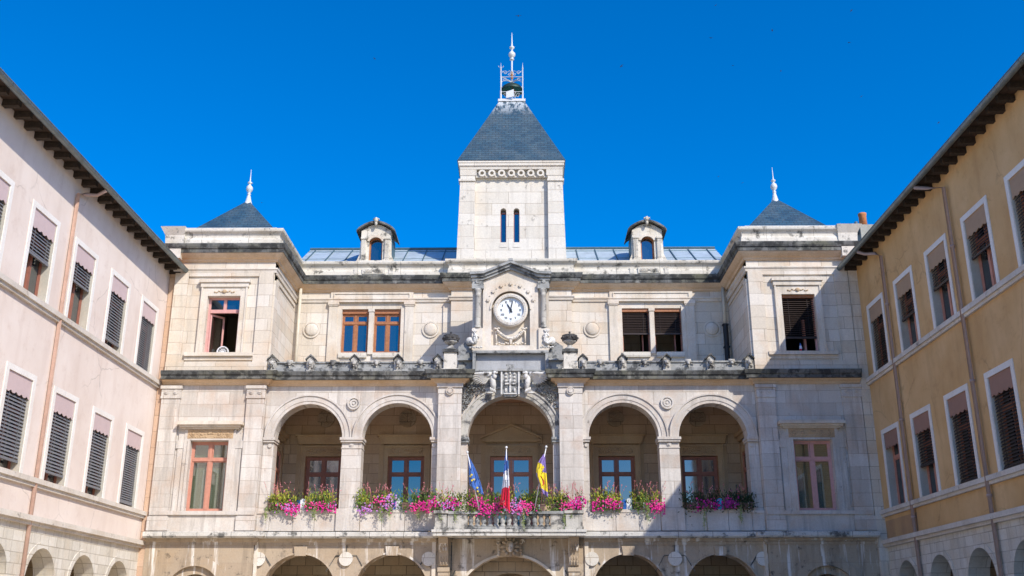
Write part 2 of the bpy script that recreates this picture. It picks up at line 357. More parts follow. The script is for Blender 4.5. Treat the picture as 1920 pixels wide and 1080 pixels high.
    def sweep(s, path, prof):           # plan polyline, profile (out, z); out = right of travel
        n = len(path); m = len(prof); rings = []
        for i, p in enumerate(path):
            p = Vector(p); d0 = (p - Vector(path[i-1])).normalized() if i else None
            d1 = (Vector(path[i+1]) - p).normalized() if i < n-1 else None
            nn = [Vector((d.y, -d.x)) for d in (d0, d1) if d is not None]
            if len(nn) == 2:
                b = nn[0] + nn[1]; b = b / (1 + nn[0].dot(nn[1])) if (1 + nn[0].dot(nn[1])) > 1e-3 else nn[0]
            else: b = nn[0]
            rings.append([(p.x + b.x*o, p.y + b.y*o, z) for o, z in prof])
        vs = [v for r in rings for v in r]
        fs = [(i*m+k, i*m+(k+1) % m, (i+1)*m+(k+1) % m, (i+1)*m+k) for i in range(n-1) for k in range(m)]
        fs += [tuple(range(m)), tuple(range((n-1)*m, n*m))]
        return s.add(vs, fs, WORLD)
    def build(s, name, mats, parent=None, smooth=False, bevel=0):
        me = bpy.data.meshes.new(name); o0 = None
        bm = bmesh.new(); V = [bm.verts.new(v) for v in s.v]
        for f, k in zip(s.f, s.mi):
            if len(set(f)) < 3: continue
            try: fc = bm.faces.new([V[i] for i in f]); fc.material_index = k; fc.smooth = smooth
            except ValueError: pass
        bmesh.ops.recalc_face_normals(bm, faces=bm.faces)
        bm.to_mesh(me); bm.free()
        mats = mats if isinstance(mats, (list, tuple)) else [mats]
        for m_ in mats: me.materials.append(M[m_] if isinstance(m_, str) else m_)
        o = bpy.data.objects.new(name, me); sc.collection.objects.link(o)
        if parent:
            o.parent = parent; o.matrix_parent_inverse = pinv(parent)
        if bevel:
            b = o.modifiers.new('bevel', 'BEVEL'); b.width = bevel; b.segments = 1; b.limit_method = 'ANGLE'
        return o
def pinv(p):
    m = Matrix.Identity(4); q = p; chain = []
    while q: chain.append(q); q = q.parent
    for q in reversed(chain): m = m @ q.matrix_parent_inverse @ q.matrix_basis
    return m.inverted()
def thing(name, label, cat, loc=(0,0,0), group=None):
    o = bpy.data.objects.new(name, None); sc.collection.objects.link(o); o.location = loc; o.empty_display_size = .3
    o['label'] = label; o['category'] = cat
    if group: o['group'] = group
    return o
def tag(o, label, cat, group=None):
    o['label'] = label; o['category'] = cat
    if group: o['group'] = group
    return o

# ================================================================== ground
g = MB(); g.add([(-120,-120,0),(120,-120,0),(120,120,0),(-120,120,0)], [(0,1,2,3)])
m = mat('sandy courtyard paving', (.52,.41,.28), .9); t = NT(m)
t.color(t.mix(t.noise(t.pos(), 1.5, 6), (.60,.49,.36), (.72,.61,.46))); M['ground'] = m
go = g.build('ground', 'ground'); go['kind'] = 'structure'

# ================================================================== town hall
TH = thing('town_hall', 'cream stone town hall with arcaded balcony, clock and slate tower', 'building', (0, 38, 0))
YP, YA, YL, YR = 38.0, 38.2, 41.6, 41.9      # pavilion, arcade, loggia back, recessed upper wall
AR = [(-7.68, 1.30), (-4.30, 1.33), (0, 1.62), (4.30, 1.33), (7.68, 1.30)]
PF = FRONT(YP)

def glazing(fr, a0, a1, z0, z1, d, wood, parent, pane='glass', cross=None, fw=.075, mull=True, label=None, name='window'):
    """timber window filling an opening: outer frame, centre post, transom, panes"""
    f = MB(fr); f.box(a0, a0+fw, d-.07, d, z0, z1).box(a1-fw, a1, d-.07, d, z0, z1).box(a0+fw, a1-fw, d-.07, d, z1-fw, z1).box(a0+fw, a1-fw, d-.07, d, z0, z0+fw)
    zc = cross; cx = (a0+a1)/2
    if zc: f.box(a0+fw, a1-fw, d-.07, d+.025, zc-.05, zc+.05)
    if mull:
        if zc:
            f.box(cx-.065, cx+.065, d-.06, d+.012, z0+fw, zc-.05).box(cx-.055, cx+.055, d-.06, d+.012, zc+.05, z1-fw)
        else: f.box(cx-.065, cx+.065, d-.06, d+.012, z0+fw, z1-fw)
    # casement stiles
    for (b0, b1) in ((a0+fw, cx-.065), (cx+.065, a1-fw)) if mull else ((a0+fw, a1-fw),):
        for (y0, y1) in (((z0+fw, zc-.05), (zc+.05, z1-fw)) if zc else ((z0+fw, z1-fw),)):
            q = .04
            f.box(b0, b0+q, d-.055, d-.012, y0, y1).box(b1-q, b1, d-.055, d-.012, y0, y1).box(b0+q, b1-q, d-.055, d-.012, y0, y0+q).box(b0+q, b1-q, d-.055, d-.012, y1-q, y1)
    w_ = f.build(name, wood, parent)
    if label: w_['label'] = label
    p = MB(fr); p.box(a0+fw+.02, a1-fw-.02, d-.045, d-.035, z0+fw+.02, z1-fw-.02); p.build('pane', pane, w_)
    return w_
def blind(fr, a0, a1, z0, z1, d, pitch, parent, m_='slat', tilt=.5, rail=True):
    b = MB(fr); z = z1; n = 0
    wdt = pitch * 1.05
    while z - wdt*.5 > z0:
        dz = wdt*.5*math.cos(tilt); dd = wdt*.5*math.sin(tilt)
        b.add([(a0, d+dd, z-dz), (a1, d+dd, z-dz), (a1, d-dd, z+dz*.6), (a0, d-dd, z+dz*.6), (a0, d+dd, z-dz-.006), (a1, d+dd, z-dz-.006), (a1, d-dd, z+dz*.6-.006), (a0, d-dd, z+dz*.6-.006)],
              [(0,1,2,3),(4,5,6,7),(0,1,5,4),(2,3,7,6),(0,3,7,4),(1,2,6,5)])
        z -= pitch
    if rail: b.box(a0, a1, d-.03, d+.03, z0-.03, z0+.04)
    for q in (.2, .8):
        x = a0 + (a1-a0)*q; b.box(x-.006, x+.006, d+.025, d+.032, z0, z1)
    return b.build('blind', m_, parent)
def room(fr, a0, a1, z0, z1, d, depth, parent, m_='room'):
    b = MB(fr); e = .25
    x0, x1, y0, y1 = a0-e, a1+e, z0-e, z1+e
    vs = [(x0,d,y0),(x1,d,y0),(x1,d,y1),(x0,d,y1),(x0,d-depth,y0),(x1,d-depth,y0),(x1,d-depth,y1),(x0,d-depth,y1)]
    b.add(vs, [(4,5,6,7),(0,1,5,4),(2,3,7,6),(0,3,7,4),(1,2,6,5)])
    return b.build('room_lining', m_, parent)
def scroll(mb, cx, cz, d, r, turns=1.3, sgn=1, th=.02, a0=0):
    pts = []
    for i in range(14):
        q = i/13; t = a0 + sgn*turns*2*PI*q; rr = r*(1-.82*q)
        pts.append((cx + rr*math.cos(t), d, cz + rr*math.sin(t)))
    mb.tube(pts, th, 5)
def frieze(mb, x0, x1, z0, z1, d):
    """carved rinceau: scrolls, leaves and a central palmette"""
    cx = (x0+x1)/2; h = (z1-z0)/2; zc = (z0+z1)/2; w_ = (x1-x0)/2
    for s in (-1, 1):
        for k, q in enumerate((.40, .80)):
            x = cx + s*w_*q; scroll(mb, x, zc, d+.012, h*.72, 1.3, -s if k else s, .02, PI/2 if k else -PI/2)
            mb.ell((x, d+.02, zc), (h*.28, .03, h*.28), 6)
        for k in range(22):
            x = cx + s*w_*(.12 + .04*k); mb.ell((x, d+.01, zc + h*.78*math.sin(k*2.1)), (.042, .025, .022), 5, Matrix.Rotation(k*1.3, 3, 'Y'))
    for k in range(5):
        t = R(30 + 30*k); mb.ell((cx + h*.45*math.cos(t), d+.02, zc - h*.2 + h*.6*math.sin(t)), (.022, .03, h*.38), 5, Matrix.Rotation(PI/2 - t, 3, 'Y'))

# ---- pavilions
for s in (-1, 1):
    side = 'left' if s < 0 else 'right'
    fr = (lambda a, d, z, s=s: (s*a, YP - d, z))          # a measured from the centre line outwards
    A0, A1 = 9.38, 13.35
    wl = MB(fr)
    wm = MB(fr); wm.wall(A0, A1, 4.95, 10.6, 0, -.5, [(10.60, 12.05, 5.70, 8.30)]); wm.build('pavilion_wall', 'main', TH)
    wl.wall(A0, A1, 10.95, 15.55, 0, -.5, [(10.66, 11.96, 11.74, 14.06)])
    wl.build('pavilion_wall', 'stone', TH)
    gw = MB(fr); gw.wall(A0, A1, 0, 4.72, 0, -.9, [(10.46, 12.46, 0, 2.75, 1.0)]); gw.build('ground_floor_wall', 'rust', TH)
    # two rings of voussoirs
    ar = MB(fr); ar.ring(11.46, 2.75, 1.0, 1.34, .003, .05, n=20); ar.ring(11.46, 2.75, .72, 1.0, -.35, -.12, n=20); ar.build('arch', 'rust', TH)
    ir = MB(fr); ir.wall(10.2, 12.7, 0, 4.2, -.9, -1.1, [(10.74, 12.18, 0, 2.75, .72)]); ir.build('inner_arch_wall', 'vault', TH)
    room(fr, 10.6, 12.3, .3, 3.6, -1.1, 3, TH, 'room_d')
    if s > 0: pass
    # pilasters of the main floor with capitals
    for (p0, p1) in ((9.40, 10.06), (12.62, 13.33)):
        pl = MB(fr); pl.box(p0, p1, .002, .10, 4.97, 9.93); pl.box(p0-.03, p1+.03, .002, .13, 5.0, 5.5)
        pl.box(p0-.02, p1+.02, .002, .12, 10.02, 10.30); pl.box(p0-.06, p1+.06, .002, .17, 10.30, 10.42); pl.box(p0-.03, p1+.03, .002, .14, 9.93, 10.02)
        for q in (.25, .75):
            x = p0 + (p1-p0)*q; pl.disc(x, 10.17, .09, .12, .15, 12); pl.disc(x, 10.17, .04, .15, .18, 8)
        pl.build('pilaster', 'main', TH)
    # main floor window: surround, ears, frieze, hood
    sr = MB(fr)
    sr.box(10.36, 10.60, .002, .10, 5.70, 8.32).box(12.05, 12.29, .002, .10, 5.70, 8.32).box(10.50, 10.60, .10, .14, 5.70, 8.32).box(12.05, 12.15, .10, .14, 5.70, 8.32)
    sr.box(10.12, 10.36, .002, .05, 5.70, 8.62).box(12.29, 12.53, .002, .05, 5.70, 8.62)
    sr.box(10.06, 10.36, .002, .07, 8.02, 8.32).box(12.29, 12.60, .002, .07, 8.02, 8.32)
    sr.box(10.36, 12.29, .002, .08, 8.32, 8.74); sr.box(10.60, 12.05, .08, .12, 8.32, 8.38)
    sr.box(9.42, 13.3, .002, .14, 5.56, 5.70); sr.box(9.42, 13.3, .002, .05, 4.97, 5.56) 
    wsr = sr.build('window_surround', 'plain2', TH)
    fz = MB(fr); fz.box(10.46, 12.19, .081, .088, 8.39, 8.73); frieze(fz, 10.5, 12.15, 8.40, 8.72, .08); fz.build('carved_frieze', 'carved', TH)
    hd = MB(fr)
    for k, (e, dd, z0, z1) in enumerate(((.10,.16,8.74,8.80),(.18,.26,8.80,8.88),(.26,.36,8.88,8.98),(.22,.33,8.98,9.02))): hd.box(10.25-e+.1, 12.40+e-.1, .002, dd, z0, z1)
    hd.build('window_hood', 'plain', TH)
    W = glazing(fr, 10.60, 12.05, 5.70, 8.30, -.16, 'wood_s' if s < 0 else 'wood_p', TH, 'clear', 7.62, label='salmon framed window with closed curtains behind the glass')
    blind(fr, 10.66, 12.0, 5.75, 8.26, -.36, .07, W, 'slat_l', .15, False)
    cur = MB(fr)      # pale curtain edges
    for (x0, x1) in ((10.62, 10.95), (11.38, 11.62)):
        for k in range(6): cur.box(x0 + (x1-x0)*k/6, x0 + (x1-x0)*(k+.7)/6, -.31-.015*(k % 2), -.30-.015*(k % 2), 5.75, 7.5 - .05*k)
    cur.build('curtain', 'f_white', W)
    room(fr, 10.60, 12.05, 5.70, 8.3, -.5, 2.5, TH, 'room')
    # upper floor window
    sr = MB(fr)
    sr.box(10.40, 10.66, .002, .08, 11.74, 14.42).box(11.96, 12.22, .002, .08, 11.74, 14.42).box(10.66, 11.96, .002, .08, 14.06, 14.42)
    sr.box(10.40, 10.46, .08, .12, 11.74, 14.55).box(12.16, 12.22, .08, .12, 11.74, 14.55)
    sr.box(10.30, 12.32, .002, .20, 14.60, 14.72).box(10.36, 12.26, .002, .14, 14.42, 14.60)
    sr.box(9.98, 12.64, .002, .14, 11.60, 11.74); sr.box(9.98, 12.64, .002, .05, 11.45, 11.60)
    sr.build('window_surround', 'plain', TH)
    orn = MB(fr)
    orn.ell((11.31, .10, 14.24), (.09,.05,.08), 8)
    for q in (-1, 1):
        for k in range(4): orn.ell((11.31 + q*(.12+.085*k), .09, 14.22 + .03*math.sin(k*2)), (.05,.03,.022 + .008*(k % 2)), 6, Matrix.Rotation(q*.5*(-1)**k, 3, 'Y'))
    orn.build('carved_garland', 'carved', TH)
    # raised corner strips and base course
    cs = MB(fr)
    for (p0, p1) in ((9.40, 9.98), (12.80, 13.33)): cs.box(p0, p1, .002, .09, 11.35, 15.02)
    cs.box(9.40, 13.33, .002, .12, 10.97, 11.35); cs.box(9.98, 12.80, .002, .07, 14.88, 15.02)
    cs.build('corner_strip', 'stone', TH)
    # outer corner buttress strip beside the neighbouring house
    bt = MB(fr); bt.box(13.352, 13.70 if s > 0 else 13.58, -.6, -.02 if s < 0 else .12, 0, 15.5); bt.build('corner_buttress', 'stone' if s > 0 else 'strip', TH)
    # inner side wall above the terrace
    sf = LEFTW(-9.38) if s < 0 else RIGHTW(9.38)
    sw = MB(sf); sw.wall(38.003, 41.9, 10.95, 15.55, 0, -.3); sw.box(38.3, 41.6, .002, .05, 14.72, 14.86); sw.box(38.09, 41.9, .002, .06, 14.98, 15.05)
    sw.box(38.0, 38.55, .002, .06, 10.97, 14.72)
    sw.build('side_wall', 'stone', TH)
    # slate pyramid with finial
    rf = MB(fr); cx, cy = 11.4, -2.35
    rf.add([(cx-2.0, cy+2.0, 16.8), (cx+2.0, cy+2.0, 16.8), (cx+2.0, cy-2.0, 16.8), (cx-2.0, cy-2.0, 16.8), (cx, cy, 19.22)], [(0,1,4),(1,2,4),(2,3,4),(3,0,4),(0,1,2,3)])
    r_ = rf.build('pavilion_roof', 'slate', TH)
    fn = MB(fr); fn.lathe(cx, cy, [(.22,18.88),(.20,18.95),(.12,19.2),(.07,19.42),(.05,19.46),(.09,19.5),(.05,19.54),(.06,19.58),(.13,19.68),(.15,19.76),(.12,19.86),(.04,19.95),(.04,19.98),(.10,20.02),(.10,20.06),(.03,20.1),(.02,20.3),(.008,20.68)], 12)
    fn.build('finial', 'white', r_, True)
    # outer attic block
    ab = MB(fr)
    ab.add([(13.1,.18,16.16),(13.85,.18,16.16),(13.85,-.9,16.16),(13.1,-.9,16.16),(13.1,.2,16.6),(13.88,.2,16.6),(13.88,-.9,16.6),(13.1,-.9,16.6),(13.05,.36,16.92),(14.05,.36,16.92),(14.05,-1,16.92),(13.05,-1,16.92)],
           [(0,1,5,4),(1,2,6,5),(2,3,7,6),(3,0,4,7),(4,5,9,8),(5,6,10,9),(6,7,11,10),(7,4,8,11),(8,9,10,11),(0,1,2,3)])
    ab.box(13.12, 13.9, -.8, .40, 15.55, 16.155); ab.build('attic_block', 'attic', TH)

# ---- top cornice following the plan
def plan(pts): return pts
top = [(-13.36,39.6),(-13.36,38),(-9.38,38),(-9.38,41.9),(-2.62,41.9),(-2.62,41.62),(2.62,41.62),(2.62,41.9),(9.38,41.9),(9.38,38),(13.36,38),(13.36,39.6)]
b = MB(); b.sweep(top, [(0.0,15.03),(.05,15.03),(.07,15.12),(.11,15.16),(.11,15.22),(0,15.22)]); b.build('architrave', 'plain', TH)
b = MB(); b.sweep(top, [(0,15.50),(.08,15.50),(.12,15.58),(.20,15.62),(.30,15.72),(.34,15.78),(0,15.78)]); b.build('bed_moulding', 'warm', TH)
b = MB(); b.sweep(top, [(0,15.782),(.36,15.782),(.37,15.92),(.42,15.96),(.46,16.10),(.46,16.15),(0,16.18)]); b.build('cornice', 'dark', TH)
b = MB(); b.sweep(top, [(-.3,16.182),(.16,16.182),(.14,16.42),(.10,16.5),(.10,16.58),(-.3,16.58)]); b.build('parapet', 'attic', TH)
b = MB(); b.sweep(top, [(-.3,16.582),(.10,16.582),(.14,16.66),(.24,16.74),(.26,16.80),(.26,16.86),(-.3,16.88)]); b.build('parapet_coping', 'attic', TH)
b = MB(); b.sweep([(-13.2,38.02),(-9.4,38.02)], [(.05,16.882),(.24,16.882),(.24,16.90),(.05,16.90)]); b.sweep([(9.4,38.02),(13.2,38.02)], [(.05,16.882),(.24,16.882),(.24,16.90),(.05,16.90)]); b.build('lead_flashing', 'white', TH)

# ---- recessed upper wall
fr = FRONT(YR); HW = []
for s in (-1, 1):
    for (x0, x1) in ((4.78, 5.95), (6.17, 7.34)): HW.append((min(s*x0, s*x1), max(s*x0, s*x1), 12.76, 14.74))
b = MB(fr); b.wall(-9.38, 9.38, 10.95, 15.55, 0, -.45, HW); b.build('upper_wall', 'stone', TH)
for s in (-1, 1):
    f2 = (lambda a, d, z, s=s: (s*a, YR - d, z))
    b = MB(f2)
    for (x0, x1) in ((4.22, 4.60), (7.52, 7.90)): b.box(x0, x1, .002, .10, 11, 14.90); b.box(x0-.05, x1+.05, .002, .16, 14.90, 15.02); b.box(x0-.02, x1+.02, .002, .13, 14.84, 14.90)
    b.box(4.60, 4.78, .002, .05, 11, 14.85).box(7.34, 7.52, .002, .05, 11, 14.85)
    b.box(4.18, 7.94, .002, .14, 15.025, 15.10).box(4.26, 7.86, .002, .08, 15.10, 15.48)
    b.box(4.40, 7.72, .08, .12, 15.16, 15.20).box(4.40, 7.72, .08, .12, 15.40, 15.44).box(4.40, 4.44, .08, .12, 15.20, 15.40).box(7.68, 7.72, .08, .12, 15.20, 15.40)
    b.build('window_surround', 'plain', TH)
    b = MB(f2); b.box(5.96, 6.16, -.1, .06, 12.7, 14.60).box(5.93, 6.19, -.1, .09, 14.60, 14.74); b.build('window_mullion', 'plain', TH)
    b = MB(f2); b.box(4.72, 5.93, -.05, .12, 12.55, 12.76).box(6.19, 7.40, -.05, .12, 12.55, 12.76); b.build('sill', 'attic', TH)
    for x in (8.62, 3.48):
        b = MB(f2); b.ring(x, 13.8, .30, .37, .002, .05, 0, 2*PI, 28); md = b.build('medallion', 'plain', TH)
        b = MB(f2); b.disc(x, 13.8, .30, .0, .03, 24, .10); b.build('boss', 'plain', md, True)
    MB(f2).box(2.61, 2.95, .002, .07, 11, 14.95).build('wall_strip', 'stone', TH); MB(f2).box(9.0, 9.37, .002, .06, 11, 14.95).build('wall_strip', 'stone', TH)
    for (x0, x1) in ((4.78, 5.95), (6.17, 7.34)):
        if s < 0:
            W = glazing(f2, x0, x1, 12.78, 14.56, -.18, 'wood_o', TH, 'glass', 14.14, .07, True, 'orange wooden window')
            tb = MB(f2); tb.box(x0, x1, -.22, -.10, 14.56, 14.735); tb.build('blind_box', 'wood_o', W)
        else:
            f = MB(f2); f.box(x0, x0+.05, -.25, -.18, 12.78, 14.60).box(x1-.05, x1, -.25, -.18, 12.78, 14.60).box(x0+.05, x1-.05, -.25, -.18, 12.78, 12.84)
            f.box(x1-.30, x1-.25, -.5, -.35, 12.8, 13.7)
            W = f.build('window', 'wood_r', TH); W['label'] = 'open window behind a half lowered dark blind'
            tb = MB(f2); tb.box(x0, x1, -.22, -.06, 14.60, 14.735); tb.build('blind_box', 'wood_o', W)
            blind(f2, x0+.03, x1-.03, 13.62, 14.56, -.14, .075, W, 'slat_d', .6)
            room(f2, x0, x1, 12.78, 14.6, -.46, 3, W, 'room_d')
# drainpipes in the corners
b = MB(); b.tube([(-9.16,41.68,11.0),(-9.16,41.68,15.6)], .07, 8); b.build('drainpipe', 'pipe_c', TH, True)
b = MB(); b.tube([(9.16,41.68,13.9),(9.16,41.68,15.6)], .07, 8); b.build('drainpipe', 'pipe_c', TH, True)
b = MB(); b.tube([(9.16,41.66,11.0),(9.16,41.66,13.95)], .11, 8); [b.box(9.03,9.29,41.55,41.78,z,z+.06) for z in (11.9, 12.9, 13.88)]; b.build('cast_iron_pipe', 'pipe_k', TH)
# security lamps etc on tower side
# ---- terrace slab = loggia ceiling
b = MB(); b.box(-9.37, 9.37, 38.25, 41.95, 10.66, 10.93); b.build('terrace', 'mid', TH)
b = MB(); b.box(-9.36, 9.36, 38.805, 41.595, 10.52, 10.655); b.build('loggia_ceiling', 'ceil', TH)
b = MB(); b.box(-9.37, 9.37, 38.3, 41.59, 4.73, 4.99); b.build('loggia_floor', 'mid', TH)

# ---- arcade of the loggia
fa = FRONT(YA)
b = MB(fa); b.wall(-9.37, 9.37, 5.0, 10.6, 0, -.6, [(c-r, c+r, 5.0, 8.45, r) for c, r in AR]); b.build('arcade_wall', 'main', TH)
for c, r in AR:
    b = MB(fa); big = r > 1.5
    b.ring(c, 8.46, r-.003, r+.11, -.05, .05, n=36); b.ring(c, 8.46, r+.11, r+.30, .0, .075, n=36); b.ring(c, 8.46, r+.30, r+.36, .0, .12, n=36)
    b.build('arch', 'mid' if big else 'plain2', TH)
PIER = [(-6.38,-5.63),(5.63,6.38)]
for (x0, x1) in PIER:
    b = MB(fa); b.box(x0-.07, x1+.07, -.62, .14, 8.36, 8.46).box(x0-.04, x1+.04, -.62, .10, 8.28, 8.36).box(x0-.02, x1+.02, -.6, .03, 8.05, 8.09)
    b.disc((x0+x1)/2, 8.18, .08, .0, .04, 12); b.disc((x0+x1)/2, 8.18, .035, .04, .07, 8)
    b.build('pier_capital', 'plain2', TH)
    b = MB(fa); b.box(x0-.06, x1+.06, .0, .12, 5.0, 5.80); b.build('pier_base', 'plain2', TH)
for s in (-1, 1):
    f2 = (lambda a, d, z, s=s: (s*a, YA - d, z))
    b = MB(f2)
    b.box(8.91, 9.36, -.6, .14, 8.36, 8.46).box(8.94, 9.36, -.6, .10, 8.28, 8.36)          # half pier at the pavilion
    b.disc(9.1, 8.16, .08, .0, .05, 12); b.build('pier_capital', 'plain2', TH)
    b = MB(f2); b.box(2.60, 3.04, -.6, .14, 8.36, 8.46).box(2.60, 3.0, -.6, .10, 8.28, 8.36); b.disc(2.88, 8.16, .07, .0, .05, 12)
    b.build('pier_capital', 'plain2', TH)
    b = MB(f2); b.box(1.56, 1.90, -.6, .14, 8.36, 8.46).box(1.58, 1.90, -.6, .10, 8.26, 8.36); b.build('pier_capital', 'grey', TH)
    # great pilaster
    b = MB(f2); b.box(1.86, 2.74, .002, .28, 5.0, 10.10).box(1.82, 2.78, .002, .33, 5.0, 5.62)
    b.build('great_pilaster', 'main', TH)
    b = MB(f2); b.box(1.84, 2.76, .002, .30, 10.10, 10.34); b.box(1.80, 2.80, .002, .36, 10.34, 10.48); b.disc(2.30, 10.19, .16, .30, .34, 18); b.disc(2.30, 10.19, .09, .34, .40, 14); b.ring(2.30,10.19,.12,.15,.34,.37,0,2*PI,16)
    b.build('capital', 'plain2', TH)
    # spandrel roundel
    b = MB(f2); b.ring(6.0, 9.78, .19, .25, .0, .09, 0, 2*PI, 22); b.ring(6.0, 9.78, .09, .15, .0, .07, 0, 2*PI, 18); b.disc(6.0, 9.78, .2, .0, .03, 20); b.disc(6.0, 9.78, .05, .0, .08, 10); b.build('roundel', 'plain2', TH)
# solid parapets between the piers, each a row of slabs
for s in (-1, 1):
    f2 = (lambda a, d, z, s=s: (s*a, YA - d, z))
    for (x0, x1, js) in ((6.45, 8.92, (7.25, 8.05)), (3.04, 5.56, (3.9, 4.75))):
        b = MB(f2); xs = [x0, *js, x1]
        for i in range(len(xs)-1):
            b.box(xs[i]+.008, xs[i+1]-.008, -.30, .03 + .012*(i % 2), 5.0, 5.66); b.box(xs[i]+.006, xs[i+1]-.006, -.33, .07, 5.66, 5.77)
        b.build('parapet', 'plain2', TH)
    b = MB(f2); b.box(8.92, 9.37, .002, .10, 5.0, 5.62).box(8.92,9.37,.002,.14,5.62,5.72); b.build('parapet', 'plain2', TH); b = MB(f2); b.box(2.78, 3.04, .002, .10, 5.0, 5.66); b.build('parapet', 'plain2', TH)

# ---- cornice of the main floor
mid = [(-13.36,38.0),(-9.36,38.0),(-9.36,38.2),(-2.80,38.2),(-2.80,37.92),(-1.80,37.92),(-1.80,38.5)]
for s in (-1, 1):
    p = mid if s < 0 else [(-x, y) for x, y in reversed(mid)]
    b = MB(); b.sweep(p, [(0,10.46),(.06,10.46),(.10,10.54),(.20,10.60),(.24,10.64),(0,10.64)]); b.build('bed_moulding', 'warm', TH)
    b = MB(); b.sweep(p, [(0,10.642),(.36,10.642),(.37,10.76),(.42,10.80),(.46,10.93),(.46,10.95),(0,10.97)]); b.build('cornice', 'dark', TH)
# ---- string course above the ground floor
low = [(-13.36,38.0),(-9.34,38.0),(-9.34,38.2),(-2.70,38.2)]
for s in (-1, 1):
    p = low if s < 0 else [(-x, y) for x, y in reversed(low)]
    b = MB(); b.sweep(p, [(-.3,4.722),(.34,4.722),(.40,4.78),(.40,4.92),(.34,4.94),(.10,4.965),(-.3,4.965)]); b.build('string_course', 'lichen', TH)
    b = MB(); b.sweep([(x, y) for x, y in p], [(-.01,4.50),(.04,4.50),(.04,4.58),(.12,4.64),(.14,4.72),(-.01,4.72)]); b.build('lower_moulding', 'rust', TH)

# ---- ground floor wall under the loggia
GA = [(-7.68,1.35,2.82), (-4.32,1.35,2.83), (4.32,1.35,2.83), (7.68,1.35,2.82)]
b = MB(fa); b.wall(-9.37, 9.37, 0, 4.72, 0, -.8, [(c-r, c+r, 0, zs, r) for c, r, zs in GA] + [(-2.0, 2.0, 0, 2.3, 1.82)]); b.build('ground_floor_wall', 'rust', TH)
for c, r, zs in GA:
    b = MB(fa)
    b.ring(c, zs, r, r+.07, .0, .05, n=24)
    b.poly([(c-.20, zs+r-.06), (c+.20, zs+r-.06), (c+.24, zs+r+.27), (c-.24, zs+r+.27)], -.2, .10); b.build('arch', 'rust', TH)
b = MB(fa); b.ring(0, 2.08+.0, 2.03, 2.12, .0, .06, R(6), PI-R(6), 30); b.build('arch', 'plain', TH)
for x in (-6.0, 6.0, -9.20, 9.20, -2.98, 2.98):
    b = MB(fa); rr = .25; b.disc(x, 4.0, rr, .0, .10, 24); b.build('medallion', 'tower', TH, False)
    b = MB(fa)
# polygonal relief lines round the spandrels
b = MB(fa)
def bar(mb, p, q, w_=.018, d0=.0, d1=.03):
    p, q = Vector(p), Vector(q); n_ = (q-p).normalized(); t_ = Vector((-n_.y, n_.x))*w_
    mb.poly([tuple(p+t_), tuple(q+t_), tuple(q-t_), tuple(p-t_)], d0, d1)
for s in (-1, 1):
    for c in (6.0,):
        bar(b, (s*(c-.72), 3.55), (s*(c-.38), 4.12), .011); bar(b, (s*(c+.38), 4.12), (s*(c+.72), 3.55), .011); bar(b, (s*(c-.38), 4.12), (s*(c+.38), 4.12), .011); bar(b, (s*c, 4.22), (s*c, 4.7), .012)
    bar(b, (s*9.0, 4.12), (s*8.7, 3.7), .02); bar(b, (s*3.05, 4.12), (s*3.35, 3.7), .02); bar(b, (s*2.15, 3.3), (s*2.0, 3.6), .02); bar(b, (s*2.15, 3.3), (s*2.15, 4.6), .02)
b.build('spandrel_relief', 'dark', TH)
for s in (-1, 1):
    b = MB(fa); b.box(*sorted((s*9.24, s*9.36)), .002, .115, 0, 4.70); b.box(*sorted((s*2.72, s*2.86)), .0, .07, 0, 4.70); b.build('quoin_strip', 'plain', TH)
# arcade interior at ground level
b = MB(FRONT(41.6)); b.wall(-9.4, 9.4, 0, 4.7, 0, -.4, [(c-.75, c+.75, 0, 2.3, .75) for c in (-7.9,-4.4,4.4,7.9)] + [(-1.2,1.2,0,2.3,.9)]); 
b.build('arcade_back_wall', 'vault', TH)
for c in (-7.9,-4.4,4.4,7.9):
    b = MB(FRONT(41.6)); b.ring(c, 2.3, .72, .90, .0, .06, n=16); b.build('door_arch', 'vault', TH)
b = MB(); b.box(-9.4, 9.4, 41.7, 41.9, 0, 4.6); b.build('inner_doors', 'wood_d', TH)
b = MB(fa); b.wall(-2.4, 2.4, 0, 4.70, -1.0, -1.3, [(-1.35, 1.35, 0, 2.6, .95)]); b.build('inner_arch_wall', 'vault', TH)
# ---- balcony
BF = 1.15    # projection of the slab in front of the arcade plane
b = MB(fa); b.box(-2.76, 2.70, .0, BF, 4.735, 4.86).box(-2.80, 2.74, .0, BF+.05, 4.86, 4.95); bal = b.build('balcony_slab', 'lichen', TH)
for (x0, x1) in ((-2.72, -2.24), (1.98, 2.64)):
    b = MB(fa); b.box(x0, x1, .55, BF-.02, 4.955, 5.05).box(x0+.03, x1-.03, .58, BF-.06, 5.05, 5.52).box(x0-.02, x1+.02, .53, BF, 5.52, 5.62)
    if x0 < 0: b.box(-2.24, -1.52, .80, BF-.10, 4.955, 5.50).box(-2.70, -2.40, .03, .55, 4.955, 5.55)
    else: b.box(1.46, 1.98, .80, BF-.10, 4.955, 5.50).box(2.30, 2.62, .03, .55, 4.955, 5.55)
    b.build('balcony_pedestal', 'mid', TH)
b = MB(fa); b.box(-1.52, 1.46, .80, BF-.08, 4.955, 5.06).box(-2.24, 1.98, .78, BF-.04, 5.50, 5.60); b.build('balcony_rail', 'grey', TH)
nb = 13
for k in range(nb):
    x = -1.52 + (k+.5)*2.98/nb
    b = MB(fa); b.lathe(x, .93, [(.105,5.06),(.105,5.12),(.065,5.15),(.07,5.18),(.10,5.25),(.09,5.32),(.065,5.39),(.07,5.42),(.108,5.44),(.108,5.50)], 10); b.build('baluster', 'grey', TH, True)
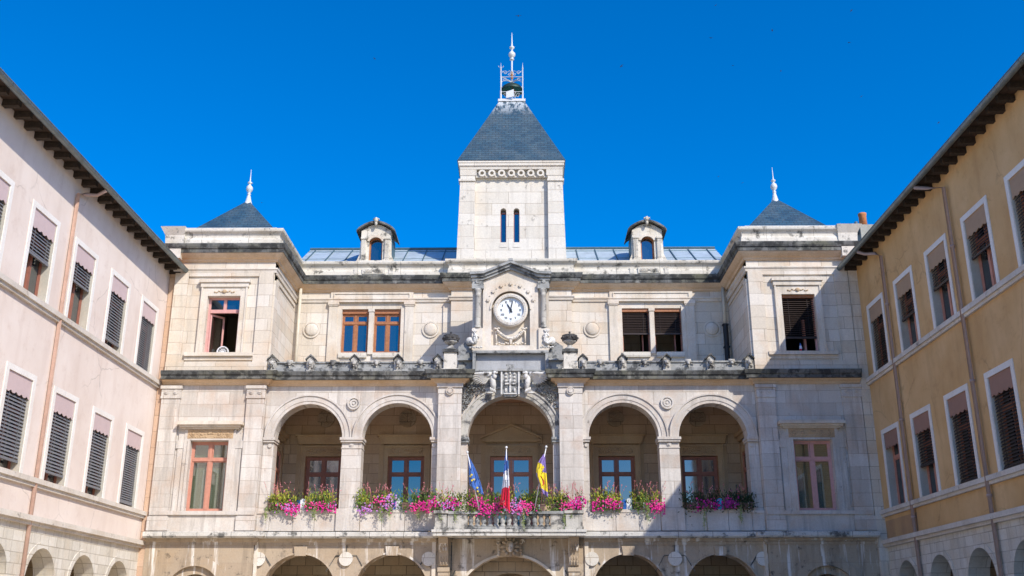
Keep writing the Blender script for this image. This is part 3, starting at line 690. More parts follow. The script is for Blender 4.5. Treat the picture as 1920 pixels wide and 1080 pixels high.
for x in (-2.42, 2.32):   # acanthus brackets
    b = MB(fa)
    b.poly([(x-.20, 3.55), (x+.20, 3.55), (x+.20, 4.73), (x-.20, 4.73)], .0, .10)
    prof = [(.10,3.72),(.22,3.78),(.26,3.95),(.30,4.2),(.42,4.45),(.62,4.6),(.70,4.73),(.10,4.73)]
    n0 = len(prof); vs = [(x-.17, d, z) for d, z in prof] + [(x+.17, d, z) for d, z in prof]
    b.add(vs, [tuple(range(n0)), tuple(range(n0, 2*n0))] + [(i, (i+1) % n0, n0+(i+1) % n0, n0+i) for i in range(n0)])
    for k in range(5):
        for q in (-1, 0, 1): b.ell((x + q*.10, .27 + .05*k*(k > 2), 3.88 + .15*k), (.035,.03,.08), 6)
    b.box(x-.22, x+.22, .0, .16, 3.55, 3.70).box(x-.2, x+.2, .0, .12, 3.40, 3.55)
    b.build('bracket', 'rust', TH)
b = MB(fa)   # lion mask keystone
b.poly([(-.36, 4.1), (.36, 4.1), (.48, 4.72), (-.48, 4.72)], .0, .16)
b.ell((0,.32,4.42), (.17,.18,.22), 10); b.ell((0,.48,4.34), (.08,.09,.08), 8); b.ell((0,.45,4.25), (.07,.08,.05), 8)
for k in range(12):
    tt = 2*PI*k/12; b.ell((.24*math.cos(tt), .22, 4.42+.27*math.sin(tt)), (.07,.07,.11), 6, Matrix.Rotation(PI/2-tt, 3, 'Y'))
for q in (-1, 1):
    scroll(b, q*.42, 4.58, .18, .11, 1.2, q, .035); b.ell((q*.06,.47,4.47), (.025,.02,.02), 6)
    for k in range(4): b.ell((q*(.36+.02*k), .16, 4.40-.09*k), (.06,.05,.05), 6)
b.build('mask_keystone', 'rust', TH, True)

# ---- loggia back wall
fl = FRONT(YL)
LW = [(-7.70,.72),(-4.31,.72),(0,.84),(4.31,.72),(7.70,.72)]
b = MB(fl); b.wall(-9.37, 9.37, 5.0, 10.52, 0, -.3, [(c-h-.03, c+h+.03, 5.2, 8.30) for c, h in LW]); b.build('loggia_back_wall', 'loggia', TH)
for c, h in LW:
    b = MB(fl)
    for q in (-1, 1):
        b.box(*sorted((c+q*(h+.03), c+q*(h+.20))), .002, .08, 5.0, 8.72); b.box(*sorted((c+q*(h+.20), c+q*(h+.26))), .002, .13, 5.0, 8.78); b.box(*sorted((c+q*(h+.26), c+q*(h+.40))), .002, .05, 5.0, 8.72)
    b.box(c-h-.03, c+h+.03, .002, .06, 8.30, 8.72); b.box(c-h-.2, c+h+.2, .06, .12, 8.66, 8.72)
    b.build('window_surround', 'carved', TH)
    b = MB(fl); frieze(b, c-h, c+h, 8.36, 8.64, .06); b.build('carved_frieze', 'carved', TH)
    b = MB(fl); e = h + .42
    if c == 0:
        b.poly([(-1.06,8.85),(1.06,8.85),(1.18,9.02),(.0,9.52),(-1.18,9.02)], .002, .16); b.poly([(-1.26,8.97),(-1.26,9.05),(0,9.60),(1.26,9.05),(1.26,8.97),(0,9.50)], .16, .30); b.box(-1.2, 1.2, .16, .26, 8.88, 8.97)
    else:
        b.poly([(c-e+.12,8.78),(c+e-.12,8.78),(c+e-.05,8.95),(c+e,9.10),(c-e,9.10),(c-e+.05,8.95)], .002, .20); b.box(c-e-.05, c+e+.05, .002, .26, 9.10, 9.16)
    b.build('window_hood', 'carved', TH)
    if c > 7:
        f = glazing(fl, c-h, c+h, 5.3, 8.28, -.12, 'wood_r', TH, 'glass', 7.58, .09, label='red brown loggia window with one casement ajar')
    else: f = glazing(fl, c-h, c+h, 5.3, 8.28, -.12, 'wood_r' if abs(c) > 0 else 'wood_s', TH, 'glass', 7.58, .09)
    b = MB(fl); b.box(c-h-.03, c-h, -.25, .0, 5.2, 8.3).box(c+h, c+h+.03, -.25, .0, 5.2, 8.3); b.build('window_lining', 'wood_o', TH)
    if c != 0:
        b = MB(fl); b.disc(c, 9.86, .36, .002, .04, 26); b.ring(c, 9.86, .29, .36, .04, .10, 0, 2*PI, 26); b.disc(c, 9.86, .08, .04, .12, 12)
        for k in range(8): tt = 2*PI*k/8; b.ell((c+.17*math.cos(tt), .05, 9.86+.17*math.sin(tt)), (.04,.03,.09), 6, Matrix.Rotation(PI/2-tt, 3, 'Y'))
        b.build('roundel', 'vault', TH)
for s in (-1, 1):   # end walls of the loggia
    sf = LEFTW(-9.36) if s < 0 else RIGHTW(9.36)
    b = MB(sf); b.wall(38.81, 41.59, 5.0, 10.5, 0, -.02, [(39.5, 40.9, 5.2, 8.3)]); b.build('loggia_end_wall', 'loggia', TH)
    b = MB(sf); b.box(39.3, 39.5, .002, .08, 5, 8.72).box(40.9, 41.1, .002, .08, 5, 8.72).box(39.5, 40.9, .002, .06, 8.3, 8.72).box(39.15, 41.25, .002, .25, 8.95, 9.1).box(39.25,41.15,.002,.15,8.78,8.95); frieze(b, 39.5, 40.9, 8.36, 8.64, .06)
    b.build('window_surround', 'carved', TH)
    glazing(sf, 39.5, 40.9, 5.2, 8.3, .04, 'wood_s', TH, 'glass', 7.58, .09)

# ---- terrace balustrade with lion posts
ft = FRONT(38.12)
for s in (-1, 1):
    f2 = (lambda a, d, z, s=s: (s*a, 38.12 - d, z))
    b = MB(f2); b.box(2.62, 9.32, -.14, .16, 10.975, 11.12); b.box(2.62, 9.32, -.10, .04, 11.12, 11.34); b.box(2.62, 9.32, -.13, .09, 11.34, 11.40); b.build('terrace_rail', 'grey', TH)
    for x in (4.33, 6.02, 7.71, 9.20, 2.80):
        b = MB(f2); b.poly([(x-.15, 10.99), (x+.15, 10.99), (x+.14, 11.44), (x, 11.58), (x-.14, 11.44)], -.13, .22)
        p_ = b.build('lion_post', 'mid', TH)
        b = MB(f2); b.poly([(x-.20, 11.42), (x-.20,11.47),(x, 11.66), (x+.20, 11.47), (x+.20, 11.42), (x, 11.59)], -.15, .28); b.build('post_gable', 'dark', p_)
        b = MB(f2); b.ell((x, .26, 11.30), (.09,.09,.11), 8); b.ell((x, .35, 11.25), (.05,.06,.05), 7); b.ell((x,.32,11.17),(.04,.05,.03),6)
        for q in (-1, 1): b.ell((x+q*.08, .24, 11.36), (.03,.03,.05), 6); b.ell((x+q*.07, .24, 11.16), (.04,.04,.08), 6)
        b.build('lion_head', 'mid', p_, True)
    for x in (3.48, 5.18, 6.87, 8.55):
        b = MB(f2); b.box(x-.11, x+.11, -.1, .11, 11.32, 11.46); b.ell((x,.12,11.30),(.07,.07,.08),8); b.ell((x,.18,11.26),(.04,.05,.04),6)
        for q in (-1, 1): b.ell((x+q*.15, .07, 11.27), (.07,.03,.02), 6, Matrix.Rotation(q*.3, 3, 'Y'))
        b.ell((x,.1,11.18),(.03,.05,.06),6); b.build('mask_ornament', 'mid', TH, True)
    # pedestal and urn
    x = 2.32
    b = MB(f2); b.box(x-.33, x+.33, -.25, .24, 10.975, 11.08); b.box(x-.25, x+.25, -.2, .16, 11.08, 11.74); b.build('pedestal', 'attic', TH)
    b = MB(f2); b.box(x-.30, x+.30, -.24, .22, 11.742, 11.86); b.build('pedestal_cap', 'dark', TH)
    b = MB(f2); b.lathe(x, -.02, [(.24,11.862),(.20,11.93),(.11,12.0),(.09,12.05)], 12); b.lathe(x, -.02, [(.06,12.04),(.14,12.10),(.24,12.17),(.27,12.22)], 12); u = b.build('urn_foot', 'mid', TH, True)
    b = MB(f2); b.lathe(x, -.02, [(.27,12.22),(.31,12.24),(.31,12.44),(.27,12.46),(.15,12.48),(.05,12.50),(.03,12.54)], 10, 1, PI/10); b.ell((x,-.02,12.58),(.045,.045,.045),6)
    for k in range(10): tt = 2*PI*k/10 + PI/10 + PI/10; b.ell((x+.30*math.cos(tt), -.02+.30*math.sin(tt), 12.34), (.055,.055,.06), 6)
    b.build('urn', 'urn', TH)

# ---- tower
b = MB(FRONT(YR)); b.box(-2.6, 2.6, .002, .279, 10.98, 16.19); b.build('tower_base', 'stone', TH)
b = MB(); b.box(-13.2, 13.2, 45.3, 52, 0, 16.7); b.box(-13.2, 13.2, 42.4, 45.3, 0, 10.9); b.box(-13.2, -9.42, 41.9, 45.3, 0, 16.7); b.box(9.42, 13.2, 41.9, 45.3, 0, 16.7); b.build('rear_block', 'stone', TH)
for q in (-1, 1):
    b = MB(); b.box(*sorted((q*9.40, q*9.6)), 39.02, 41.6, 0, 4.7); b.build('arcade_end_wall', 'vault', TH)
TY = 41.75; tf = FRONT(TY)
def tz(z): return 2.44 - (z-16.2)/(21.0-16.2)*.14
b = MB(tf); b.wall(-1.9, 1.9, 16.0, 20.95, -.22, -.6, [(-.49,-.23,17.85,19.36,.13),(.10,.36,17.85,19.36,.13)]); b.build('tower_wall', 'tower', TH)
for q in (-1, 1):
    b = MB(tf)
    for (i, o) in ((1.64, 0),):
        b.add([(q*i,0,16.2),(q*tz(16.2),0,16.2),(q*tz(16.2),-.5,16.2),(q*i,-.5,16.2),(q*i,0,21.0),(q*tz(21),0,21.0),(q*tz(21),-.5,21.0),(q*i,-.5,21.0)], [(0,1,5,4),(1,2,6,5),(2,3,7,6),(3,0,4,7),(0,1,2,3),(4,5,6,7)])
    b.box(*sorted((q*1.60, q*2.48)), -.5, .12, 16.2, 16.75); b.box(*sorted((q*1.62, q*2.37)), -.4, .06, 20.72, 20.82)
    b.build('tower_buttress', 'towerp', TH)
b = MB(); 
for q in (-1, 1): b.box(*sorted((q*1.9, q*2.28)), TY+.45, TY+4.2, 16, 21.0)
b.box(-2.2, 2.2, TY+4.1, TY+4.4, 16, 21); b.build('tower_side_wall', 'tower', TH)
b = MB(tf)
for k in range(7):
    x = -1.32 + k*.44; b.ring(x, 21.12, .085, .165, -.20, .02, 0, 2*PI, 18)
    b.box(x-.165, x-.12, -.2, -.02, 20.98, 21.12); b.box(x+.12, x+.165, -.2, -.02, 20.98, 21.12)
b.build('arcaded_frieze', 'towerp', TH)
b = MB(tf)
b.box(-1.63, 1.63, -.20, -.06, 20.94, 20.99)
for q in (-1, 1): b.box(*sorted((q*1.58, q*2.32)), -.5, .02, 21.0, 21.3)
b.wall(-1.58, 1.58, 21.0, 21.3, -.19, -.4)
b.build('tower_frieze_wall', 'tower', TH)
b = MB(); hb = 2.36
b.sweep([(-2.28,TY+4.4),(-2.28,TY),(2.28,TY),(2.28,TY+4.4)], [(-.4,21.3),(.03,21.3),(.05,21.42),(.10,21.46),(.10,21.56),(.13,21.6),(.13,21.68),(-.4,21.68)]); b.build('tower_cornice', 'towerp', TH)
yc = TY + 2.3
b = MB(); h0, h1 = 2.45, .60
b.add([(-h0,yc-h0,21.69),(h0,yc-h0,21.69),(h0,yc+h0,21.69),(-h0,yc+h0,21.69),(-h1,yc-h1,25.72),(h1,yc-h1,25.72),(h1,yc+h1,25.72),(-h1,yc+h1,25.72)], [(0,1,5,4),(1,2,6,5),(2,3,7,6),(3,0,4,7),(0,1,2,3),(4,5,6,7)])
TR = b.build('tower_roof', 'slate_t', TH)
b = MB(); b.box(-.66,.66,yc-.66,yc+.66,25.70,25.82); b.build('roof_platform', 'white', TR)
for x0, x1 in ((-.49,-.23),(.10,.36)):
    b = MB(tf); b.box(x0, x1, -.52, -.48, 17.85, 19.6); w_ = b.build('window', 'glass', TH); w_['label'] = 'narrow arched tower light'
    b = MB(tf); b.box(x0, x0+.03, -.48, -.42, 17.85, 19.5).box(x1-.03, x1, -.48, -.42, 17.85, 19.5).box(x0, x1, -.48, -.42, 19.30, 19.34); b.build('window_frame', 'wood_r', w_)
    b = MB(tf); b.add([(x0-.03,-.22,17.6),(x1+.03,-.22,17.6),(x1,-.45,17.86),(x0,-.45,17.86),(x0-.03,-.2,17.6),(x1+.03,-.2,17.6),(x1+.0,-.2,17.8),(x0,-.2,17.8)],[(0,1,2,3),(4,5,6,7)]); b.build('sloping_sill', 'tower', TH)
# bell cage
b = MB(); K = .53; Z0 = 25.82
for qx in (-1, 1):
    for qy in (-1, 1):
        b.tube([(qx*K, yc+qy*K, Z0), (qx*K, yc+qy*K, Z0+.5)], .042, 6); b.tube([(qx*K, yc+qy*K, Z0+.5), (qx*K, yc+qy*K, Z0+1.75)], .026, 6)
        b.tube([(qx*K, yc+qy*K, Z0+1.75), (qx*K, yc+qy*K, Z0+2.05)], .024, 6, .004)
        b.ell((qx*K, yc+qy*K, Z0+1.72), (.05,.05,.03), 6)
        # scrolls up to the centre pole
        a_ = Vector((qx*K, yc+qy*K, Z0+1.28)); c_ = Vector((0, yc, Z0+1.30))
        b.tube([tuple(a_), tuple(c_)], .02, 5)
        arc = [tuple(Vector((qx*K*math.cos(t*PI/2), yc+qy*K*math.cos(t*PI/2), Z0+.85+.42*math.sin(t*PI/2)))) for t in [i/8 for i in range(9)]]
        b.tube(arc, .018, 5)
for qy in (-1, 1):
    y = yc + qy*K
    for z in (Z0+.45, Z0+.06, Z0+1.27): b.tube([(-K,y,z),(K,y,z)], .016, 5)
    for qx in (-1, 1):
        if qy > 0: continue
        for (cx_, cz_, r_, a0_) in ((.33,1.5,.12,0),(.36,1.12,.10,1.5),(.13,1.42,.09,2),(.30,.25,.12,.5),(.14,.22,.08,3)):
            pts = [(qx*(cx_ + r_*(1-.8*i/10)*math.cos(a0_+i*.75)), y, Z0+cz_ + r_*(1-.8*i/10)*math.sin(a0_+i*.75)) for i in range(11)]
            b.tube(pts, .013, 4)
        b.tube([(qx*.5,y,Z0+1.6),(qx*.3,y,Z0+1.48),(qx*.1,y,Z0+1.62),(0,y,Z0+1.45)], .013, 4)
        b.tube([(0,y,Z0+.06),(qx*.2,y,Z0+.45)], .012, 4); b.tube([(0,y,Z0+.45),(qx*.2,y,Z0+.06)], .012, 4)
for qx in (-1, 1):
    x = qx*K
    for z in (Z0+.45, Z0+1.27): b.tube([(x,yc-K,z),(x,yc+K,z)], .016, 5)
hooks = MB()
for q in (-1, 1):   # little hooks on the left front post and the pole
    b.tube([(-K,yc-K,Z0+1.8),(-K+q*.1,yc-K,Z0+1.82),(-K+q*.14,yc-K,Z0+1.88)], .012, 4)
    pts = [(q*(.02+.11*i/8 if i < 5 else .02+.11*(10-i)/8), yc, Z0+1.75+.10*math.sin(i*.6)) for i in range(9)]; hooks.tube(pts, .014, 4)
b.build('bell_cage', 'white', TR)
b = hooks; b.tube([(0,yc,Z0+1.25),(0,yc,Z0+2.55)], .038, 8); b.lathe(0, yc, [(.05,Z0+2.5),(.11,Z0+2.54),(.11,Z0+2.58),(.04,Z0+2.62),(.10,Z0+2.67),(.17,Z0+2.78),(.17,Z0+2.88),(.08,Z0+3.0),(.03,Z0+3.06),(.06,Z0+3.14),(.13,Z0+3.2),(.13,Z0+3.25),(.05,Z0+3.32),(.04,Z0+3.42),(.012,Z0+4.08)], 12)
b.build('spire_rod', 'white', TR, True)
b = MB(); b.tube([(0,yc,Z0+1.45),(0,yc,Z0+1.85)], .062, 8); b.build('rusty_collar', 'rustm', TR)
b = MB(); b.lathe(0, yc, [(.55,Z0+.76),(.53,Z0+.86),(.47,Z0+.97),(.34,Z0+1.07),(.20,Z0+1.13),(.10,Z0+1.16),(.04,Z0+1.2),(.03,Z0+1.3)], 24)
b.f = b.f[:-2] + b.f[-1:]; b.mi = b.mi[:-1]; b.build('bell', 'bell', TR, True)
b = MB(); b.lathe(0, yc, [(.52,Z0+.755),(.49,Z0+.85),(.39,Z0+.97),(.25,Z0+1.05),(.02,Z0+1.09)], 24)
# open the lining: drop its caps
b.f = b.f[:-2]; b.mi = b.mi[:-2]
bl = b.build('bell_lining', 'bell_in', TR)
b = MB(); b.ring(0,0,0,0,0,0) if False else None
b = MB(); b.tube([(0,yc,Z0+1.05),(.12,yc-.1,Z0+.72)], .025, 6); b.ell((.12,yc-.1,Z0+.70),(.07,.07,.07),8); b.build('clapper', 'rustm', TR)
b = MB(); b.add([(-.27,yc-.70,Z0+.02),(.10,yc-.80,Z0+.06),(.10,yc-.80,Z0+.44),(-.27,yc-.70,Z0+.36),(-.27,yc-.64,Z0+.02),(.10,yc-.74,Z0+.06),(.10,yc-.74,Z0+.44),(-.27,yc-.64,Z0+.36)], [(0,1,2,3),(4,5,6,7),(0,1,5,4),(1,2,6,5),(2,3,7,6),(3,0,4,7)]); b.build('antenna_panel', 'whitep', TR)

# ---- clock aedicule
YK = 39.2; fk = FRONT(YK)
b = MB(fk)
b.wall(-1.12, 1.12, 12.15, 15.05, 0, -.9, [(-.78, .78, 12.35, 13.85, .78)])
b.add([(-1.12,0,15.05),(1.12,0,15.05),(1.12,0,15.1),(0,0,15.62),(-1.12,0,15.1)],[(0,1,2,3,4)])
b.box(-.79, .79, -.9, -.32, 12.3, 14.7)
b.box(-1.55, -1.125, -.9, -.12, 12.15, 14.9).box(1.125, 1.55, -.9, -.12, 12.15, 14.9)
b.box(-1.55, -1.12, -.12, .10, 12.15, 13.05).box(1.12, 1.55, -.12, .10, 12.15, 13.05)
b.build('clock_aedicule', 'plain', TH)
b = MB(fk)
for q in (-1, 1):
    b.box(*sorted((q*1.09, q*1.58)), -.9, .14, 14.72, 14.92)
b.build('entablature_block', 'grey', TH)
b = MB(fk)   # gable
for q in (-1, 1):
    for (o, th, d1, e) in ((0, .10, .30, 0), (-.11, .105, .20, .04), (-.22, .105, .12, .07)):
        zt = 15.88 + o; slope = .42
        x1 = 1.66 - e
        b.poly([(0, zt-th), (0, zt), (q*1.10, zt-1.10*slope), (q*x1, zt-1.10*slope-.03), (q*x1, zt-1.10*slope-.03-th), (q*1.10, zt-1.10*slope-th)], -.9, d1)
b.box(-.09,.09,-.2,.32,15.86,15.96)
b.build('gable_cornice', 'grey', TH)
b = MB(fk); b.poly([(-1.56,14.921),(-1.12,14.921),(-1.12,15.12),(-1.56,15.12)], -.9, .08); b.poly([(1.56,14.921),(1.12,14.921),(1.12,15.12),(1.56,15.12)], -.9, .08)
for q in (-1, 1): b.disc(q*1.35, 15.02, .08, .08, .14, 10)
b.build('gable_block', 'grey', TH)
for q in (-1, 1):
    b = MB(fk); b.lathe(q*1.33, .0, [(.15,13.06),(.15,13.12),(.12,13.16),(.12,13.2),(.125,13.6),(.11,14.45),(.13,14.48),(.10,14.5),(.14,14.6),(.17,14.68),(.17,14.72)], 14); b.build('column', 'mid', TH, True)
# stars round the niche
b = MB(fk)
for k in range(7):
    tt = R(20 + 140*k/6); x, z = .98*math.cos(tt), 13.88+1.06*math.sin(tt)
    b.disc(x, z, .045, .0, .06, 8)
    for j in range(6): b.ell((x+.06*math.cos(j*PI/3), .03, z+.06*math.sin(j*PI/3)), (.025,.03,.025), 5)
    if k < 6: t2 = R(20 + 140*(k+.5)/6); b.ell((1.0*math.cos(t2), .02, 13.88+1.06*math.sin(t2)), (.03,.02,.02), 5)
b.build('carved_rosettes', 'plain', TH)
b = MB(fk); b.ring(0, 13.85, .78, .84, .0, .05, 0, PI, 26); b.build('niche_moulding', 'plain', TH)
# clock
CZ = 13.86
b = MB(fk); b.ring(0, CZ, .53, .70, -.32, -.02, 0, 2*PI, 40); ck = b.build('clock', 'plain', TH); ck['label'] = 'round white dial with black roman numerals showing two minutes past eleven'
b = MB(fk); b.ring(0, CZ, .55, .66, -.02, .015, 0, 2*PI, 40)
for k in range(48): tt = 2*PI*k/48; b.ell((.605*math.cos(tt), .02, CZ+.605*math.sin(tt)), (.022,.022,.022), 4)
b.build('bezel', 'tower', ck)
b = MB(fk); b.disc(0, CZ, .53, -.32, -.10, 40); b.build('dial', 'dial', ck)
b = MB(fk)
def stroke(mb, p, q, w_): bar(mb, p, q, w_, -.10, -.094)
glyph = {'I': [((0,-1),(0,1))], 'V': [((-.5,1),(0,-1)),((.5,1),(0,-1))], 'X': [((-.5,1),(.5,-1)),((.5,1),(-.5,-1))]}
for i, s_ in enumerate(['XII','I','II','III','IIII','V','VI','VII','VIII','IX','X','XI']):
    tt = PI/2 - i*PI/6; c_ = (.385*math.cos(tt), CZ+.385*math.sin(tt)); ws = {'I': .030, 'V': .058, 'X': .058}
    tot = sum(ws[ch] for ch in s_); x = -tot/2
    for ch in s_:
        x += ws[ch]/2
        for (p, q) in glyph[ch]:
            stroke(b, (c_[0]+x+p[0]*.045, c_[1]+p[1]*.05), (c_[0]+x+q[0]*.045, c_[1]+q[1]*.05), .0085)
        x += ws[ch]/2
for k in range(60):
    tt = 2*PI*k/60; w_ = .008 if k % 5 else .013
    b.disc(.485*math.cos(tt), CZ+.485*math.sin(tt), w_, -.10, -.094, 6)
b.build('numerals', 'black', ck)
def hand(ang, L_, w_, d):
    b = MB(fk); u_ = Vector((math.sin(ang), math.cos(ang))); v_ = Vector((u_.y, -u_.x)); c0 = Vector((0, CZ))
    pts = [c0 - u_*.12 - v_*w_, c0 - u_*.12 + v_*w_, c0 + u_*L_*.7 + v_*w_*1.1, c0 + u_*L_, c0 + u_*L_*.7 - v_*w_*1.1]
    b.poly([tuple(p) for p in pts], d, d+.008); b.disc(0, CZ, .055, d, d+.01, 12); return b.build('hand', 'black', ck)
hand(R(330+1), .32, .026, -.085); hand(R(12), .47, .018, -.072)
# garland below the clock
b = MB(fk)
for i in range(19):
    q = i/18; x = -.52 + 1.04*q; z = 12.98 - .30*math.sin(PI*q) + .0; b.ell((x, -.18, z), (.06+.02*math.sin(PI*q),.08,.075), 7)
    b.ell((x+.01, -.12, z+.02*math.sin(i*2.4)), (.03,.03,.03), 5)
for q in (-1, 1):
    for (dx, dz) in ((-.07,.02),(.07,.03),(0,.0)): b.ell((q*.56+dx, -.18, 13.08+dz), (.07,.06,.045), 6)
    b.box(*sorted((q*.55, q*.62)), -.3, -.2, 12.5, 13.03); b.ell((q*.585,-.22,12.46),(.05,.05,.05),6)
    for k in range(5): b.ell((q*(.10+.09*k), -.22, 12.48+.03*math.sin(k*2)), (.06,.05,.045), 6)
for k in range(4): b.ell((0, -.18, 12.62-.05*k), (.09-.015*k,.07,.05), 6)
b.build('stone_garland', 'plain', TH, True)
# panel plinth below
b = MB(fk); b.box(-1.52,1.52,-.9,.10,12.05,12.15); b.build('plinth_moulding','plain',TH)
b = MB(fk)
b.box(-1.50,-1.38,.0,.34,11.20,11.95).box(1.38,1.50,.0,.34,11.20,11.95).box(-1.50,1.50,.0,.36,11.95,12.045).box(-1.38,1.38,.0,.22,11.20,11.29)
b.box(-1.56,1.56,-.02,.42,11.12,11.198)
b.build('panel_frame', 'grey', TH)
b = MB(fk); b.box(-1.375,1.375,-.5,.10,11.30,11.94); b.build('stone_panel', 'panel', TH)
for q in (-1, 1):
    b = MB(fk); b.poly([(q*1.505,11.0),(q*2.1,11.0),(q*2.1,12.32),(q*1.505,12.72)], -.6, -.05); b.box(*sorted((q*1.505, q*2.12)), -.05, .10, 11.72, 11.80)
    b.box(*sorted((q*1.52, q*2.1)), -.04, .25, 11.0, 11.14)
    b.build('scroll_wall', 'grey', TH)
for q in (-1, 1):   # carved dolphins beside the clock
    b = MB(fk); x = q*1.42
    b.ell((x+q*.22,.02,12.52),(.17,.13,.17),10); b.ell((x+q*.0,.10,12.52),(.10,.10,.16),8)
    scroll(b, x-q*.02, 12.68, .14, .12, 1.2, q, .045)
    b.tube([(x+q*.20,.10,12.5),(x+q*.05,.16,12.38),(x-q*.08,.16,12.5),(x-q*.02,.16,12.72),(x+q*.03,.14,12.86)], .075, 7, .02)
    for k in (-1, 0, 1): b.ell((x+q*.03+k*.07,.13,12.92),(.03,.03,.08),6,Matrix.Rotation(k*.7,3,'Y'))
    for k in range(6): b.ell((x-.2+.09*k,.06,12.24+.02*(k%2)),(.07,.08,.045),6)
    b.build('carved_dolphin', 'sculpt', TH, True)
# sloping wash between the pilaster cornices, keystone shield with eagles
fe = FRONT(38.2)
b = MB(fe)
b.add([(-1.80,-.0,10.60),(1.80,-.0,10.60),(1.80,.05,10.70),(-1.80,.05,10.70),(-1.80,-.85,11.1),(1.80,-.85,11.1),(-1.80,-.85,10.6),(1.80,-.85,10.6)], [(0,1,2,3),(3,2,5,4),(0,3,4,6),(1,2,5,7),(4,5,7,6),(0,1,7,6)])
b.build('sloping_wash', 'grey', TH)
b = MB(fe); b.wall(-1.80, 1.80, 10.12, 10.6, .02, -.02, []) if False else None
b = MB(fe); b.poly([(-.42,11.02),(-.30,10.05),(-.2,9.98),(.2,9.98),(.30,10.05),(.42,11.02)], .0, .30); b.box(-.48,.48,.0,.40,10.96,11.05); b.box(-.16,.16,.05,.36,11.05,11.22)
SH = b.build('keystone', 'grey', TH)
b = MB(fe)   # relief: castle and cross on the shield
for k, z in enumerate((10.86,10.72,10.58)):
    for q in (-1, 1): b.ell((q*.16,.32,z),(.06,.05,.045),6)
    b.ell((0,.33,z+.03),(.04,.05,.06),6)
b.box(-.20,.20,.28,.36,10.44,10.50); b.box(-.03,.03,.28,.38,10.12,10.62)
for q in (-1, 1): b.ell((q*.17,.32,10.22),(.05,.05,.09),6); b.box(*sorted((q*.30,q*.36)),.25,.36,10.05,10.95)
b.box(-.25,.25,.28,.36,10.06,10.10)
b.build('shield_relief', 'sculpt', SH)
for q in (-1, 1):
    b = MB(fe)
    b.ell((q*.66,.26,10.52),(.12,.13,.30),9,Matrix.Rotation(q*.15,3,'Y')); b.ell((q*.60,.34,10.88),(.08,.09,.09),8); b.ell((q*.52,.42,10.87),(.06,.04,.03),6)
    b.ell((q*.60,.33,10.76),(.09,.09,.12),8)
    for k in range(9):    # wing feathers fanning outwards
        t_ = k/8; L_ = .85 - .35*t_; an = R(4 + 58*t_)
        cx_, cz_ = q*(.78 + L_*.5*math.cos(an)), 10.90 - .02 - L_*.5*math.sin(an)*1.0
        b.ell((cx_, .34 - .02*k + .08*(1-t_), cz_), (L_*.5, .035, .05), 8, Matrix.Rotation(q*an, 3, 'Y'))
    b.ell((q*.86,.26,10.84),(.18,.08,.09),8,Matrix.Rotation(q*.5,3,'Y'))
    for k in range(3): b.ell((q*(.60+.07*k),.28,10.20+.03*k),(.05,.07,.10),6,Matrix.Rotation(q*.3,3,'Y'))
    b.ell((q*.78,.30,10.12),(.16,.06,.045),7)
    b.build('carved_eagle', 'sculpt', TH, True)
    b = MB(fe); rr_ = random.Random(11+q)   # oak foliage carved in the spandrel
    for k in range(260):
        tt = R(rr_.uniform(6, 62)); r_ = rr_.uniform(2.05, 2.6)
        x, z = r_*math.cos(tt), 8.46 + r_*math.sin(tt)
        if x > 1.80 or z > 10.58 or z < 9.1: continue
        b.ell((q*x, .05+rr_.uniform(0,.06), z), (rr_.uniform(.03,.085), .07, rr_.uniform(.015,.032)), 6, Matrix.Rotation(rr_.uniform(0,PI), 3, 'Y'))
    b.build('carved_foliage', 'grey', TH)
b = MB(fe); b.box(-1.8,1.8,-.1,.03,10.40,10.598); b.build('frieze_band','grey',TH)

# ---- zinc roof and dormers
b = MB(); b.add([(-9.6,42.05,16.80),(9.6,42.05,16.80),(9.6,45.0,18.66),(-9.6,45.0,18.66)], [(0,1,2,3)]); b.box(-9.6,9.6,45.0,45.2,16.8,18.7)
RF = b.build('metal_roof', 'zinc', TH)
b = MB(); b.tube([(-9.6,44.98,18.70),(9.6,44.98,18.70)], .06, 6); b.build('roof_ridge', 'zinc_d', RF)
b = MB()
k = -9.3
sl = (18.66-16.80)/(45.0-42.05)
while k < 9.4:
    if abs(k) > 2.3:
        b.add([(k-.02,42.05,16.80),(k+.02,42.05,16.80),(k+.02,44.8,16.80+2.75*sl),(k-.02,44.8,16.80+2.75*sl),(k-.02,42.05,16.86),(k+.02,42.05,16.86),(k+.02,44.8,16.86+2.75*sl),(k-.02,44.8,16.86+2.75*sl)], [(0,1,5,4),(1,2,6,5),(2,3,7,6),(3,0,4,7),(4,5,6,7)])
    k += .88
b.box(-9.6,9.6,44.55,44.60,16.8+2.5*sl,16.84+2.5*sl)
b.box(-9.6,9.6,43.2,43.23,16.8+1.15*sl,16.825+1.15*sl)
b.build('roof_seams', 'zinc_d', RF)
